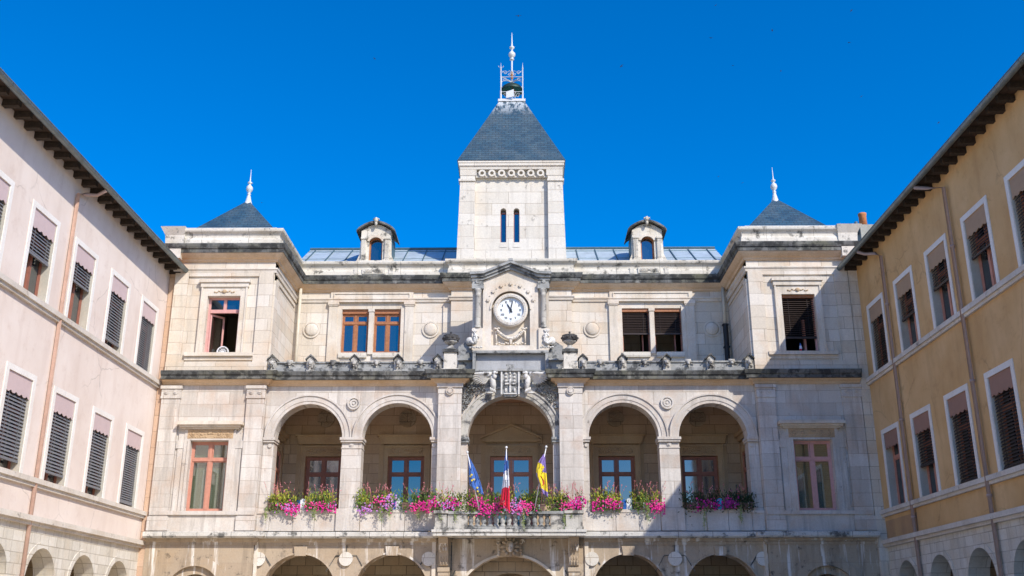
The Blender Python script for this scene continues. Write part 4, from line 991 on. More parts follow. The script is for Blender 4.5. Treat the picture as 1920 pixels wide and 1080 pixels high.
for s in (-1, 1):
    x = s*6.03; fd = FRONT(41.98)
    b = MB(fd)
    b.wall(x-.66, x+.66, 16.9, 18.42, 0, -.35, [(x-.30, x+.30, 17.02, 17.98, .17)])
    n = 16; arc = [(x-.66+1.32*i/n, 18.42 + .30*math.sin(PI*i/n)) for i in range(n+1)]
    b.poly([(x-.66,18.42)] + arc[1:-1] + [(x+.66,18.42)], -.349, -.001)
    for q in (-1, 1):
        b.box(x+q*.52-.10, x+q*.52+.10, .002, .10, 16.95, 17.98); b.box(x+q*.52-.13, x+q*.52+.13, .002, .14, 17.98, 18.08); b.box(x+q*.52-.13, x+q*.52+.13, .002, .13, 16.95, 17.03)
        for f_ in (-.05, 0, .05): b.box(x+q*.52+f_-.012, x+q*.52+f_+.012, .10, .115, 17.05, 17.95)
        b.poly([(x+q*.66,16.9),(x+q*.84,16.9),(x+q*.80,17.05),(x+q*.70,17.3),(x+q*.68,17.9),(x+q*.66,18.0)], -.2, .0)
    b.box(x-.80, x+.80, -.35, .20, 16.885, 16.95)
    b.box(x-.78, x+.78, -.1, .30, 16.30, 16.62) if False else None
    DM = b.build('dormer', 'attic', TH); DM['label'] = 'stone dormer with a curved top'
    b = MB(fd); b.ring(x, 17.98-.18, .30, .40, .0, .06, R(20), R(160), 14); b.build('dormer_moulding', 'plain', DM)
    b = MB(fd); n = 16
    up = [(x-.86+1.72*i/n, 18.44 + .40*math.sin(PI*i/n)**.9 if 0 < i < n else 18.40) for i in range(n+1)]; dn_ = [(a, z-.09) for a, z in reversed(up)]
    b.poly(up+dn_, -1.6, .20); b.build('dormer_roof', 'dark', DM)
    b = MB(fd); b.ell((x,.22,18.86),(.10,.10,.13),8); b.ell((x,.20,18.72),(.07,.08,.14),8); [b.ell((x+q*.1,.2,18.90),(.05,.05,.05),6) for q in (-1,1)]; b.build('carved_crest', 'attic', DM, True)
    b = MB(fd); b.box(x-.66, x+.66, -1.6, -.352, 16.9, 18.40); b.build('dormer_cheek', 'zinc_d', DM)
    b = MB(fd); b.box(x-.30,x+.30,-.30,-.26,17.02,18.15); w_ = b.build('window', 'glass', DM)
    b = MB(fd); b.box(x-.30,x-.24,-.26,-.18,17.02,17.98).box(x+.24,x+.30,-.26,-.18,17.02,17.98).box(x-.24,x+.24,-.26,-.18,17.02,17.09); b.ring(x, 17.98-.18, .29, .35, -.26, -.18, R(32), R(148), 12); b.build('window_frame', 'wood_o', w_)
    b = MB(fd)
    b.box(x-.50, x+.50, .05, .27, 16.30, 16.56); frieze(b, x-.42, x+.42, 16.34, 16.52, .27); b.box(x-.86,x-.66,.0,.25,16.3,16.56).box(x+.66,x+.86,.0,.25,16.3,16.56)
    b.build('dormer_plinth', 'attic', DM)
# ---- chimney behind the right pavilion
b = MB(); b.box(14.95,15.6,40.4,41.1,15.5,18.0); CH = b.build('chimney', 'cement', TH)
b = MB(); b.lathe(15.2,40.7,[(.17,17.98),(.16,18.5),(.18,18.54),(.18,18.62),(.14,18.64)],12); b.build('chimney_pot', 'clay', CH, True)
b = MB(); b.lathe(14.86,40.6,[(.07,17.6),(.07,18.2)],10); b.build('vent_pipe','gutter',CH,True)

# ================================================================== side houses
def side_house(s):
    left = s < 0
    X = -13.6 if left else 13.7
    fr = LEFTW(X) if left else RIGHTW(X)
    Y1, Y0 = 38.28 if left else 38.15, 4.0
    H = thing('side_house', 'pale pink plastered house with mauve valances and grey slatted blinds' if left else 'ochre plastered house with brown blinds beside the chimney pot', 'house', (X, 25, 0), 'houses on either side of the courtyard')
    PL = 'pink' if left else 'ochre'
    cs = []; c = 36.35 if left else 36.32; per = 2.93
    while c > 6: cs.append(c); c -= per
    ho = []
    for c in cs:
        ho += [(c-.72, c+.72, 5.70, 8.34), (c-.72, c+.72, 10.63, 13.14)]
    b = MB(fr); b.wall(Y0, Y1, 5.3 if not left else 4.6, 15.3, 0, -.35, ho); b.build('wall', PL, H)
    if not left:
        b = MB(fr); b.wall(34.8, Y1, 4.6, 5.30, 0, -.35); b.build('worn_plaster', 'ochre_worn', H); b = MB(fr); b.wall(Y0, 34.8, 4.6, 5.30, 0, -.35); b.build('wall', PL, H)
    b = MB(fr); b.wall(Y0, Y1-.02, 0, 4.38, .02, -.6, [(c-.10-.95, c-.10+.95, 0, 2.87, .95) for c in cs]); b.build('arcade_base', 'base', H)
    b = MB(fr)
    for c in cs: b.ring(c-.10, 2.87, .95, 1.13, .02, .04, n=16)
    b.build('base_arches', 'base', H)
    b = MB(fr); b.wall(Y0, Y1, 0, 4.3, -3.0, -3.2); b.build('arcade_back_wall', 'vault', H)
    b = MB(fr); b.box(Y1-.14, Y1-.04, -3.0, -.61, 0, 4.2); b.build('arcade_end_wall', 'vault', H)
    b = MB(fr); b.box(Y0, Y1, -3.0, -.36, 4.2, 4.38); b.build('arcade_ceiling', 'vault', H)
    for (z0, z1, p_) in ((4.381, 4.63, .22), (5.44, 5.68, .16), (10.36, 10.61, .16)):
        b = MB(fr); b.box(Y0, Y1-.03, .002, p_*.6, z0, z0+.10); b.box(Y0, Y1-.03, .002, p_, z0+.10, z1); b.build('string_course', 'band', H)
    for i, c in enumerate(cs):
        for lv, (z0, z1) in enumerate(((5.70, 8.34), (10.63, 13.14))):
            b = MB(fr); e = .17
            b.box(c-.72-e, c-.72, .002, .03, z0, z1+e).box(c+.72, c+.72+e, .002, .03, z0, z1+e).box(c-.72, c+.72, .002, .03, z1, z1+e)
            S = b.build('window_surround', 'trim', H)
            [MB(fr).box(*e_, -.34, .0, z0, z1).build('stone_jamb', 'jamb', S) for e_ in ((c-.72, c-.69), (c+.69, c+.72))]
            W = glazing(fr, c-.69, c+.69, z0, z1, -.24, 'wood_r' if left else 'wood_s', S, 'glass', z0+1.75, .07)
            b = MB(fr)   # scalloped valance
            zt, zb = z1-.002, z1-.50; n = 32; pts = [(c-.70, zt), (c-.70, zb)]
            for k in range(n+1): pts.append((c-.70+1.40*k/n, zb - .075*abs(math.sin(4.5*PI*k/n))))
            pts.append((c+.70, zt)); b.poly(pts, -.03, -.01)
            b.build('valance', 'valp' if left else ('valo' if lv else 'valt'), S)
            r_ = random.Random(i*7+lv*3+int(left)*50)
            if left: zlow = z0 + (.05 if i == 0 and lv else (.12 if i == 0 else .30)) if i < 2 else z0 + r_.choice((.1, .3, 1.2)); pitch = .078 if i == 0 else .10
            else: zlow = {(0,1): z0+.05, (1,1): z0+1.15, (2,1): z0+1.3, (0,0): z1-.42, (1,0): z0+1.0}.get((i, lv), z0 + r_.choice((.05, .9, 1.3))); pitch = .095
            if left and i == 2 and lv == 1: zlow = z0+1.35
            if zlow < z1-.45: blind(fr, c-.67, c+.67, zlow, z1-.40, -.07, pitch, S, 'slat' if left else 'slat_d', .42 if left else .5)
    # eaves
    ov = .57
    yr = Y1-.25
    while yr > Y0:
        if left or yr < Y1:
            w2 = random.Random(int(yr*100)).uniform(.075,.10); b = MB(fr); b.box(yr-w2, yr+w2, -.02, ov-.08-w2*.4, 15.06-w2*.6, 15.19); b.build('rafter', 'rafter', H)
        yr -= .655 + random.Random(int(yr*37)).uniform(-.05,.05)
    b = MB(fr); b.box(Y0, Y1+.0, -.3, ov+.085, 15.195, 15.24); b.build('eave_boards', 'board', H)
    b = MB(fr); n = 8; pr = [(ov + .09 + .10*math.cos(PI + PI*k/n), 15.14 + .11*math.sin(PI + PI*k/n)) for k in range(n+1)]; pr2 = [(d, z) for d, z in reversed([(ov+.09+.085*math.cos(PI+PI*k/n), 15.14+.095*math.sin(PI+PI*k/n)) for k in range(n+1)])]
    pp = pr + pr2; m_ = len(pp); ye = Y1 if left else Y1
    vs = [(Y0, d, z) for d, z in pp] + [(ye, d, z) for d, z in pp]
    b.add(vs, [(k, (k+1) % m_, m_+(k+1) % m_, m_+k) for k in range(m_)] + [tuple(range(m_)), tuple(range(m_, 2*m_))])
    b.tube([(Y0,ov+.195,15.15),(ye,ov+.195,15.15)], .014, 5)
    y = Y0+.4
    while y < Y1: b.ring(0,0,0,0,0,0,n=1) if False else b.add([(y,d,z) for d, z in [(ov+.09+.108*math.cos(PI+PI*k/n), 15.14+.118*math.sin(PI+PI*k/n)) for k in range(n+1)]] + [(y+.02,d,z) for d, z in [(ov+.09+.108*math.cos(PI+PI*k/n), 15.14+.118*math.sin(PI+PI*k/n)) for k in range(n+1)]], [(k,k+1,n+1+k+1,n+1+k) for k in range(n)]); y += .9
    b.build('gutter', 'gutter', H)
    b = MB(fr); b.add([(Y0,ov+.06,15.25),(Y1,ov+.06,15.25),(Y1,-4.5,17.2),(Y0,-4.5,17.2),(Y0,ov+.06,15.31),(Y1,ov+.06,15.31),(Y1,-4.5,17.26),(Y0,-4.5,17.26)], [(0,1,2,3),(4,5,6,7),(0,1,5,4),(1,2,6,5),(2,3,7,6),(3,0,4,7)]); b.build('tiled_roof', 'tile', H)
    b = MB(fr); b.box(Y0, Y1, -8.5, -.36, 4.382, 15.15); b.build('house_body', 'room_d', H)
    if left:
        b = MB(fr); b.tube([(38.2,ov+.06,15.02),(38.2,.40,14.8),(38.16,.18,14.62),(38.14,.14,14.4),(38.14,.13,0)], .055, 8)
        for z in (13.5, 11, 8.3, 5.5): b.tube([(38.14,.13,z),(38.14,.13,z+.08)], .075, 8)
        b.build('drainpipe', 'pipe_p', H, True)
        b = MB(fr); b.tube([(38.20,.02,11.2),(38.20,.02,4.8)], .05, 8); b.build('drainpipe', 'pipe_p', H, True)
        b = MB(fr); b.tube([(29.9,ov+.06,15.02),(29.9,.35,14.85),(29.6,.12,14.75),(29.2,.08,14.6),(29.2,.08,0)], .06, 8); b.build('drainpipe', 'pipe_p', H, True)
    else:
        for y in (34.85, 29.0):
            b = MB(fr); b.tube([(y+.9,ov+.06,15.0),(y+.75,.42,14.86),(y+.3,.20,14.72),(y,.12,14.5),(y,.11,0)] if y > 30 else [(y+.9,ov+.06,15.0),(y+.6,.40,14.85),(y,.12,14.6),(y,.11,0)], .062, 8)
            for z in (12.6, 8.4, 5.1): b.tube([(y,.11,z),(y,.11,z+.08)], .082, 8)
            b.build('drainpipe', 'pipe_m', H, True)
    return H
side_house(-1); side_house(1)

# ================================================================== flower troughs on the parapets
def leafc(b, rr, c, spread, n, L_, w_, up=.6):
    for k in range(n):
        p = Vector(c) + Vector((rr.gauss(0,1)*spread[0], rr.gauss(0,1)*spread[1], rr.gauss(0,1)*spread[2]))
        d = Vector((rr.uniform(-1,1), rr.uniform(-1,1), rr.uniform(-.3,1)*1.2+up)).normalized(); l = L_*rr.uniform(.6,1.3)
        u = d.cross(Vector((rr.uniform(-1,1), rr.uniform(-1,1), rr.uniform(-1,1)))).normalized()*w_
        b.add([tuple(p), tuple(p+d*l*.5+u), tuple(p+d*l), tuple(p+d*l*.5-u)], [(0,1,2,3)])
def bloom(b, rr, p, r):
    n = Vector((rr.uniform(-.7,.7), -1, rr.uniform(-.2,.8))).normalized(); u = n.cross(Vector((0,0,1))).normalized(); v = n.cross(u)
    a0 = rr.uniform(0,2); vs = [tuple(Vector(p) + n*.012)]
    for k in range(10):
        q = r*(1.0 if k % 2 == 0 else .72); vs.append(tuple(Vector(p) + (u*math.cos(a0+k*PI/5)+v*math.sin(a0+k*PI/5))*q - n*.004))
    b.add(vs, [(0, 1+k, 1+(k+1) % 10) for k in range(10)])
def planting(name, label, x0, x1, y, z, seed, petals, tall, leafm, vines, dens=1.0, bulge=.0):
    rr = random.Random(seed); cx = (x0+x1)/2; w_ = x1-x0
    P = thing(name, label, 'flowers', (cx, y, z), 'flowering plants along the balcony')
    b = MB()
    for k in range(max(6, int(w_*13))):
        px = rr.uniform(x0, x1); b.cur = rr.choice((0,0,0,1,1,2))
        leafc(b, rr, (px, y+rr.uniform(-.10,.08), z+.30+rr.uniform(-.05,.12)), (.11,.08,.13), 38, .13, .022)
        b.cur = 1; leafc(b, rr, (px, y-.12, z+.10), (.10,.05,.11), 22, .09, .024, 0)
    b.build('foliage', [leafm, 'leafg' if leafm != 'leafd' else 'leafd', 'leafd'], P)
    b = MB()
    for k in range(int(w_*15*tall)):
        px = rr.uniform(x0, x1); h = rr.uniform(.40,.85); lx = rr.gauss(0,.12); ly = rr.gauss(0,.06)
        p = Vector((px, y+rr.uniform(-.08,.06), z+.22)); q = p + Vector((lx*.5, ly, h*.6)); e = p + Vector((lx*1.3, ly*1.5, h))
        for (A_, B_) in ((p,q),(q,e)):
            s_ = Vector((.0045,0,0)); b.cur = 0; b.add([tuple(A_-s_), tuple(A_+s_), tuple(B_+s_), tuple(B_-s_)], [(0,1,2,3)])
        b.cur = 1
        for j in range(rr.randint(2,4)):
            t_ = q.lerp(e, rr.uniform(.3,1)); b.ell(tuple(t_+Vector((rr.gauss(0,.015),0,0))), (.012,.012,.02), 4)
    if b.v: b.build('flower_stalks', ['stalk', 'rose'], P)
    b = MB(); nb_ = int(w_*120*dens); ncl = max(2, int(w_*3.2)); cl = [(rr.uniform(x0,x1), z+rr.uniform(-.02,.30), rr.randrange(len(petals))) for _ in range(ncl)]
    for k in range(nb_):
        c_ = rr.choice(cl); px = c_[0]+rr.gauss(0,.16); pz = c_[1]+rr.gauss(0,.11); b.cur = c_[2] if rr.random() < .8 else rr.randrange(len(petals))
        px = min(max(px, x0-.08), x1+.08)
        bloom(b, rr, (px, y-.16-rr.uniform(0,.08)-bulge, pz), rr.uniform(.026,.042))
    b.build('blossoms', petals, P)
    for (vx, vl) in vines:
        b = MB(); px = vx
        for j in range(3):
            pts = [(px+rr.gauss(0,.03), y-.20-.03*j, z+.05-(vl*(.6+.4*rr.random()))*i/6+.0) for i in range(7)]; pts = [(p[0]+.03*math.sin(i+j), p[1], p[2]) for i, p in enumerate(pts)]
            b.tube(pts, .006, 4)
            for (a_, c1, c2) in pts: leafc(b, rr, (a_, c1, c2), (.025,.015,.04), 9, .04, .012, -.3)
        b.build('trailing_vine', 'leafl', P)
    return P
def trough(x0, x1, y, z, label):
    T = thing('flower_trough', label, 'planter', ((x0+x1)/2, y, z), 'brown troughs along the balcony')
    b = MB(); e = .02
    b.add([(x0+e,y-.10,z),(x1-e,y-.10,z),(x1-e,y+.10,z),(x0+e,y+.10,z),(x0,y-.13,z+.22),(x1,y-.13,z+.22),(x1,y+.13,z+.22),(x0,y+.13,z+.22)], [(0,1,2,3),(4,5,6,7),(0,1,5,4),(1,2,6,5),(2,3,7,6),(3,0,4,7)])
    b.box(x0-.01,x1+.01,y-.145,y+.145,z+.19,z+.23); b.build('box', 'trough', T)
    for q in (.35, .85):
        b = MB(); x = x0+(x1-x0)*q; b.box(x-.015,x+.015,y-.155,y-.146,z+.02,z+.22); b.build('clip', 'clip', T)
YB = 38.12; ZB = 5.775; YC = 37.20; ZC = 5.605
PLANTS = [ # x0,x1,y,z,petals,tall,leaf,vines,dens,(trough where), look
 (-9.02,-7.85,YB,ZB,['lil','mag','pnk'],.9,'leafy',[(-9.0,.55)],1.0,'at the far left end of the parapet','lilac and magenta blooms on yellow green plants'),
 (-7.62,-6.52,YB,ZB,['pnk','mag','lil'],1.2,'leafy',[(-7.2,.5)],.8,'left of the leftmost free pier','pink and lilac blooms under tall red stalks'),
 (-5.55,-4.30,YB,ZB,['mag','pnk','lil'],1.0,'leafy',[(-4.75,.55),(-4.45,.45)],1.1,'just right of the leftmost free pier','magenta blooms under yellow green foliage'),
 (-4.05,-3.0,YB,ZB,['pnk','mag'],.8,'leafg',[(-3.35,.5)],1.2,'left of the left great pilaster','dense bright pink blooms hanging in a point'),
 (-2.85,-1.85,37.35,5.63,['mag','lil'],1.0,'leafy',[(-2.5,.5),(-1.95,.5)],1.3,'on the left balcony pedestal','magenta and lilac blooms before a grass tuft'),
 (-1.60,-.18,YC,ZC,['mag','pnk'],.5,'leafy',[],1.5,'between the blue flag and the tricolour','wide cushion of magenta blooms'),
 (-.12,1.30,YC,ZC,['mag','pnk','lil'],.5,'leafy',[(.5,.75)],1.3,'between the tricolour and the yellow flag','magenta blooms with a long light vine'),
 (1.42,2.66,37.35,5.63,['lil','mag','pnk'],2.0,'leafy',[(1.95,.75),(2.2,.4)],1.1,'on the right balcony pedestal','lilac blooms beside a tall tuft of pink wands'),
 (3.12,4.22,YB,ZB,['pnk','mag'],1.3,'leafy',[],1.1,'right of the right great pilaster','pink blooms below tall rosy wands'),
 (4.55,5.60,YB,ZB,['mag','pnk'],1.2,'leafy',[(5.05,.6)],1.0,'half in sun left of the rightmost free pier','magenta blooms'),
 (6.48,7.62,YB,ZB,['mag','vio'],.8,'leafd',[(7.15,.95)],.6,'in the shade right of the rightmost free pier','dark plants with a long vine'),
 (7.88,8.98,YB,ZB,['mag','vio'],.7,'leafd',[(8.45,.7)],.7,'at the far right end of the parapet','dark bushy plants with few magenta blooms'),
]
for i, (x0,x1,y,z,pe,tall,lf,vi,de,where,look) in enumerate(PLANTS):
    trough(x0+.04, x1-.04, y, z, 'brown flower trough ' + where)
    planting('flowering_plants', look + ' ' + where, x0, x1, y, z, 100+i, pe, tall, lf, vi, de)
# blue and white canisters between the troughs
for i, (x, c2, lab) in enumerate(((-7.74,'whitep','blue and white rounded box between the two troughs of the leftmost arch'), (-4.18,'whitep','blue and white rounded box between the troughs in the second arch from the left'),
                       (4.38,'whitep','blue and white rounded box between the troughs in the fourth arch'), (7.75,'cyan','light blue rounded box standing in the shade of the rightmost arch'))):
    C_ = thing('canister', lab, 'canister', (x, 38.2, ZB), 'rounded boxes between the troughs')
    b = MB(); b.box(x-.20,x-.07,38.18,38.32,ZB,ZB+.36); b.build('blue_side', 'blue', C_)
    b = MB(); n = 8; pts = [(x-.07,ZB),(x+.12,ZB)] + [(x+.025+.095*math.cos(PI*k/n), ZB+.32+.08*math.sin(PI*k/n)) for k in range(n+1)]
    b.fr = WORLD; b.add([(a,38.16,z_) for a,z_ in pts]+[(a,38.34,z_) for a,z_ in pts], [tuple(range(len(pts))), tuple(range(len(pts),2*len(pts)))]+[(k,(k+1)%len(pts),len(pts)+(k+1)%len(pts),len(pts)+k) for k in range(len(pts))]); b.build('shell', c2, C_)
b = MB(); b.box(.26,.40,37.65,37.8,4.96,5.35); tag(b.build('bin', 'cyan'), 'turquoise bin glimpsed between the balusters under the right window side', 'bin')
# red extinguisher like post in the rightmost arch
P = thing('fire_extinguisher', 'red cylinder with black nozzles behind the dark plants of the rightmost arch', 'extinguisher', (8.55, 38.6, 5.0))
b = MB(); b.lathe(8.55, 38.55, [(.09,5.75),(.10,5.8),(.10,6.36),(.06,6.42)], 12); b.build('body', 'red', P, True)
b = MB(); b.tube([(8.50,38.55,6.4),(8.50,38.55,6.72)], .03, 6); b.tube([(8.60,38.55,6.4),(8.60,38.55,6.70)], .03, 6); b.build('nozzle', 'black', P)

# ================================================================== flags
def flag(name, label, base, tip, cloth_fn, nu, nv, mats, midx, extra=None, grp='flags on poles over the balcony rail'):
    F = thing(name, label, 'flag', base, grp)
    b = MB(); b.tube([base, tip], .022, 8, .016); b.build('pole', 'whitep', F, True)
    b = MB(); b.ell(tip, (.045,.045,.05), 8); b.build('pole_cap', 'whitep', F, True)
    b = MB(); vs = [cloth_fn(i/nu, j/nv) for j in range(nv+1) for i in range(nu+1)]
    for j in range(nv):
        for i in range(nu):
            b.cur = midx((i+.5)/nu, (j+.5)/nv); n0 = j*(nu+1)+i
            b.add([vs[n0], vs[n0+1], vs[n0+nu+2], vs[n0+nu+1]], [(0,1,2,3)])
    c_ = b.build('cloth', mats, F, True)
    bm_ = bmesh.new(); bm_.from_mesh(c_.data); bmesh.ops.remove_doubles(bm_, verts=bm_.verts, dist=.0005); bm_.to_mesh(c_.data); bm_.free()
    sm = c_.modifiers.new('thick', 'SOLIDIFY'); sm.thickness = .004
    if extra: extra(F, c_, cloth_fn)
    return F
YF = 36.75
def eu(u, v):   # u across, v down
    top = Vector((-1.50, YF-.15, 7.52)); L = Vector((-1.46, YF+.02, 6.50)); Rr = Vector((-.93, YF+.05, 6.12))
    a = top.lerp(L, v); c = top.lerp(Rr, v) + Vector((.05*math.sin(PI*v),0,.06*math.sin(PI*v)))
    p = a.lerp(c, u); p.y += .05*math.sin(u*9+v*2)*v; p.z -= .05*v*math.sin(u*PI)**2; return tuple(p)
def star(b, c, r, ux, uz):
    c = Vector(c); pts = []
    for k in range(10):
        q = r if k % 2 == 0 else r*.42; t_ = PI/2+k*PI/5; pts.append(tuple(c + ux*q*math.cos(t_) + uz*q*math.sin(t_)))
    b.add([tuple(c)] + pts, [(0,1+k,1+(k+1)%10) for k in range(10)])
def stars(F, c_, fn):
    for (u, v) in ((.30,.60),(.25,.78),(.45,.70),(.62,.88),(.60,.97),(.15,.68)):
        b = MB(); p = Vector(fn(u, v)) + Vector((0,-.03,0)); star(b, p, .05, Vector((1,0,-.2)), Vector((.1,0,1))); b.build('star', 'f_yel', c_)
flag('blue_flag', 'blue flag with yellow stars hanging from the leftmost slanted pole', (-1.10,37.05,5.6), (-1.53,YF-.2,7.63), eu, 8, 14, ['f_blue'], lambda u, v: 0, stars)
def fr_(u, v):
    top = Vector((-.13, YF-.14, 7.66)); wv = .05 + .36*v; cx_ = -.10 + .10*v*0
    x = -.13 + (u-.5)*wv - .02*v; z = 7.66 - 2.02*v - .10*v*abs(u-.5)*2 + (.12*(1-u) if v > .95 else 0)
    y = YF-.12 + .06*math.sin(u*11 + v*1.5)*min(1, v*2); return (x + .03*math.sin(v*5)*v, y, z + (.16*(u-.7) if v > .9 else 0)*-1)
flag('tricolour_flag', 'blue white and red flag hanging straight down from the middle pole', (-.15,37.05,5.6), (-.12,YF-.2,7.80), fr_, 10, 24, ['f_blue','f_white','f_red'],
     lambda u, v: 0 if v < .36 - .05*u else (1 if v < .63 - .03*u else 2))
def yl(u, v):
    x0 = 1.27 - .42*min(v*2.2, .45)*1.0 + .10*max(0, v-.45); wv = .03 + .38*min(1, v*1.6)
    x = 1.27 - .32*math.sin(min(1, v*1.8)*PI/2)*(1-u) * (1 if v < .6 else max(.3, 1-(v-.6)*1.8)) + .10*u*v
    z = 7.62 - 1.60*v + .25*(1-u)*(1 if v > .3 else v*3)*.6
    return (x, YF-.14 + .05*math.sin(u*9+v*3)*min(1, v*2), z)
def ymid(u, v):
    if v < .30: return 1 if u > .25 else 1
    if v > .88: return 1
    if v < .48: return 0 if u < .55 else 1
    if u < .14 and v > .55: return 1
    return 0
def emblem(F, c_, fn):
    b = MB()   # dark red leaping fish emblem
    pts = [Vector(fn(.35+.3*math.sin(i/7*PI), .58+.22*i/7)) + Vector((0,-.02,0)) for i in range(8)]
    for i in range(7):
        w0 = .022*math.sin(PI*(i+.3)/8)+.008; w1 = .022*math.sin(PI*(i+1.3)/8)+.006
        b.add([tuple(pts[i]+Vector((-w0,0,0))), tuple(pts[i]+Vector((w0,0,0))), tuple(pts[i+1]+Vector((w1,0,0))), tuple(pts[i+1]+Vector((-w1,0,0)))], [(0,1,2,3)])
    b.build('emblem', 'red', c_)
    b = MB(); p = Vector(fn(.55,.38)) + Vector((0,-.025,0))
    for (dx, dz) in ((0,0),(.03,.05),(-.04,.04),(.02,-.06),(-.02,-.11),(.05,0)): b.ell(tuple(p+Vector((dx,0,dz))), (.03,.008,.03), 6)
    b.build('emblem', 'f_yel', c_)
flag('yellow_flag', 'yellow and purple flag hanging from the rightmost slanted pole', (.88,37.05,5.6), (1.32,YF-.2,7.82), yl, 10, 26, ['f_yel','f_pur'], ymid, emblem)

# ================================================================== things in the open pavilion windows, the windows themselves
def pav(s): return (lambda a, d, z, s=s: (s*a, YP - d, z))
fr = pav(-1)     # left: casement open inwards
f = MB(fr); a0, a1, z0, z1 = 10.66, 11.96, 11.74, 14.06; q = .09
f.box(a0,a0+q,-.26,-.18,z0,z1).box(a1-q,a1,-.26,-.18,z0,z1).box(a0+q,a1-q,-.26,-.18,z1-q,z1).box(a0+q,a1-q,-.26,-.18,z0,z0+.04).box(a0+q,a1-q,-.26,-.16,13.42,13.56).box(11.25,11.37,-.25,-.17,13.56,z1-q)
W = f.build('window', 'wood_p', TH); W['label'] = 'pink framed window with its lower casement open'
b = MB(fr); b.box(a0+q,a1-q,-.23,-.22,13.56,z1-q); b.build('pane','glass',W)
b = MB(); X0, X1 = -(a1-q)+.0, -(a1-q)+.42; Ya, Yb_ = 38.22, 38.72
def slab(b, p, q_, z0_, z1_, th=.05):
    p, q_ = Vector(p), Vector(q_); n_ = Vector((-(q_-p).y, (q_-p).x)).normalized()*th/2
    v = [p+n_, q_+n_, q_-n_, p-n_]; b.add([(a.x,a.y,z0_) for a in v]+[(a.x,a.y,z1_) for a in v], [(0,1,2,3),(4,5,6,7),(0,1,5,4),(1,2,6,5),(2,3,7,6),(3,0,4,7)])
P0, P1 = Vector((X0,Ya)), Vector((X1,Yb_)); uu = (P1-P0).normalized()
slab(b, P0, P0+uu*.07, 11.78, 13.40); slab(b, P1-uu*.07, P1, 11.78, 13.40); slab(b, P0+uu*.07, P1-uu*.07, 13.32, 13.40); slab(b, P0+uu*.07, P1-uu*.07, 11.78, 11.86)
cs_ = b.build('casement','wood_p',W); b = MB(); slab(b, P0+uu*.07, P1-uu*.07, 11.86, 13.32, .01); b.build('pane','clear',cs_)
room(fr, a0, a1, z0, z1, -.5, 3.2, W, 'room')
b = MB(fr); b.box(10.75,11.15,-3.5,-2.6,11.5,12.75); tag(b.build('cupboard','grn'), 'dark green cupboard inside the open left pavilion window', 'cupboard')
F = thing('electric_fan', 'small round grey fan on the sill of the open left pavilion window', 'fan', (-11.33,38.3,11.76))
b = MB(fr); b.ring(11.30,11.88,.20,.235,-.42,-.34,0,2*PI,24); b.ring(11.30,11.88,.10,.115,-.40,-.36,0,2*PI,18); [bar(b,(11.30,11.88),(11.30+.21*math.cos(k*PI/6),11.88+.21*math.sin(k*PI/6)),.006,-.40,-.37) for k in range(12)]; b.disc(11.30,11.88,.05,-.42,-.33,12); b.build('cage','whitep',F)
b = MB(fr); b.disc(11.30,11.88,.2,-.48,-.45,20); b.build('blades','cement',F); b = MB(fr); b.lathe(11.30,-.40,[(.10,11.742),(.09,11.76),(.02,11.78),(.02,11.86)],10); b.build('stand','whitep',F)
fr = pav(1)      # right: blind half down
f = MB(fr); f.box(a0,a0+.06,-.26,-.18,z0,z1).box(a1-.06,a1,-.26,-.18,z0,z1).box(a0+.06,a1-.06,-.26,-.18,z0,z0+.05).box(11.55,11.63,-.7,-.5,z0,13.2)
W = f.build('window', 'wood_p', TH); W['label'] = 'window open behind a brown blind lowered two thirds'
b = MB(fr); b.box(a0,a1,-.22,-.05,13.95,z1-.003); b.build('blind_box','wood_o',W)
blind(fr, a0+.03, a1-.03, 12.32, 13.92, -.13, .085, W, 'slat_d', .75)
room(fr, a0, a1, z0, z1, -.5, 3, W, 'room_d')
F = thing('toy_flag', 'tiny blue white and red pennant figure on the sill of the right pavilion window', 'pennant', (11.3,38.25,11.8))
for nm, mm, zz0, zz1, ww in (('red_base','f_red',11.80,11.90,.05),('white_middle','f_white',11.90,12.02,.06),('blue_top','f_blue',12.02,12.12,.035)):
    b = MB(fr); b.lathe(11.30,-.2,[(ww,zz0),(ww*.8,zz1)],8); b.build(nm,mm,F)

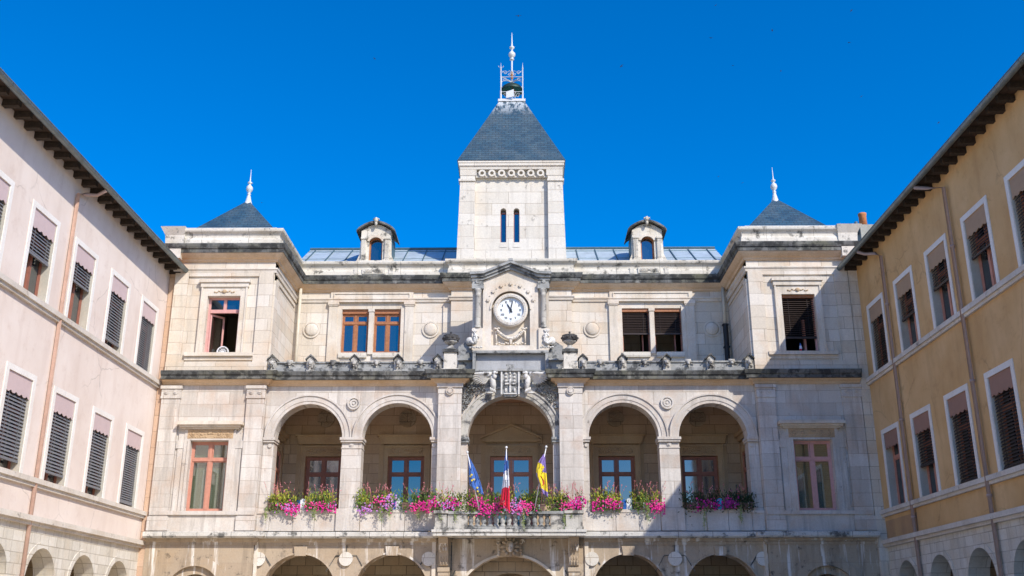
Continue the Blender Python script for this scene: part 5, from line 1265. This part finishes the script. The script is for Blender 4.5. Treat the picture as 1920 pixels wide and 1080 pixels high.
# ================================================================== birds
BIRDS = [(972,30,6,0),(702,110,4,1),(1165,124,5,2),(1333,71,4,3),(1448,57,4,4),(1342,10,3,5),(1592,80,4,6),(1464,133,3,7),(1615,181,3,8),(1374,123,3,9),(1760,230,4,10),(1347,331,3,11),(491,380,3,12),(1596,20,4,13),(1392,343,3,14)]
fpx = 1898.4; th_ = R(18.577); ya_ = R(.583)
bl_ = ['dark bird gliding just above the tip of the tower spire','lone tiny bird high over the left pavilion side','dark swift right of the tower spire','tiny bird in the upper sky, left one of a loose pair over the right pavilion','tiny bird in the upper sky, right one of a loose pair over the right pavilion',
 'bird nearest the top edge right of the spire','swift right of the pair in the upper sky','tiny bird below the loose pair in the sky','tiny bird furthest right above the right finial','tiny bird midway between the spire and right finial','bird low beside the ochre house gutter',
 'bird low in the sky left of the right finial','bird just right of the left finial','bird at the top right of the sky','bird close above the right dormer sky']
for (u, v, s_, k) in BIRDS:
    D = 60 + (k*13) % 40; a, bb = u-960, 540-v
    d = Vector((a, fpx*math.cos(th_)-bb*math.sin(th_), fpx*math.sin(th_)+bb*math.cos(th_))).normalized()
    d = Vector((math.cos(ya_)*d.x - math.sin(ya_)*d.y, math.sin(ya_)*d.x + math.cos(ya_)*d.y, d.z)); p = Vector((.454,0,1.6)) + d*D
    L_ = s_/fpx*D*1.15; b = MB(); r_ = Matrix.Rotation(k*1.1, 3, 'Z') @ Matrix.Rotation(.3*math.sin(k), 3, 'Y')
    b.ell(tuple(p), (L_*.10, L_*.42, L_*.09), 6, r_)
    for q in (-1, 1):
        w1 = [(0,.15*L_,0),(q*.45*L_,.10*L_,.14*L_),(q*.95*L_,-.18*L_,.02*L_),(q*.45*L_,-.10*L_,.12*L_),(0,-.12*L_,0)]
        b.add([tuple(p + r_ @ Vector(c_)) for c_ in w1], [(0,1,3,4),(1,2,3)])
    for q in (-1, 1): b.add([tuple(p + r_ @ Vector(c_)) for c_ in ((0,-.3*L_,0),(q*.14*L_,-.62*L_,0),(0,-.5*L_,0))], [(0,1,2)])
    tag(b.build('bird', 'black'), bl_[k], 'bird', 'birds in the blue sky')
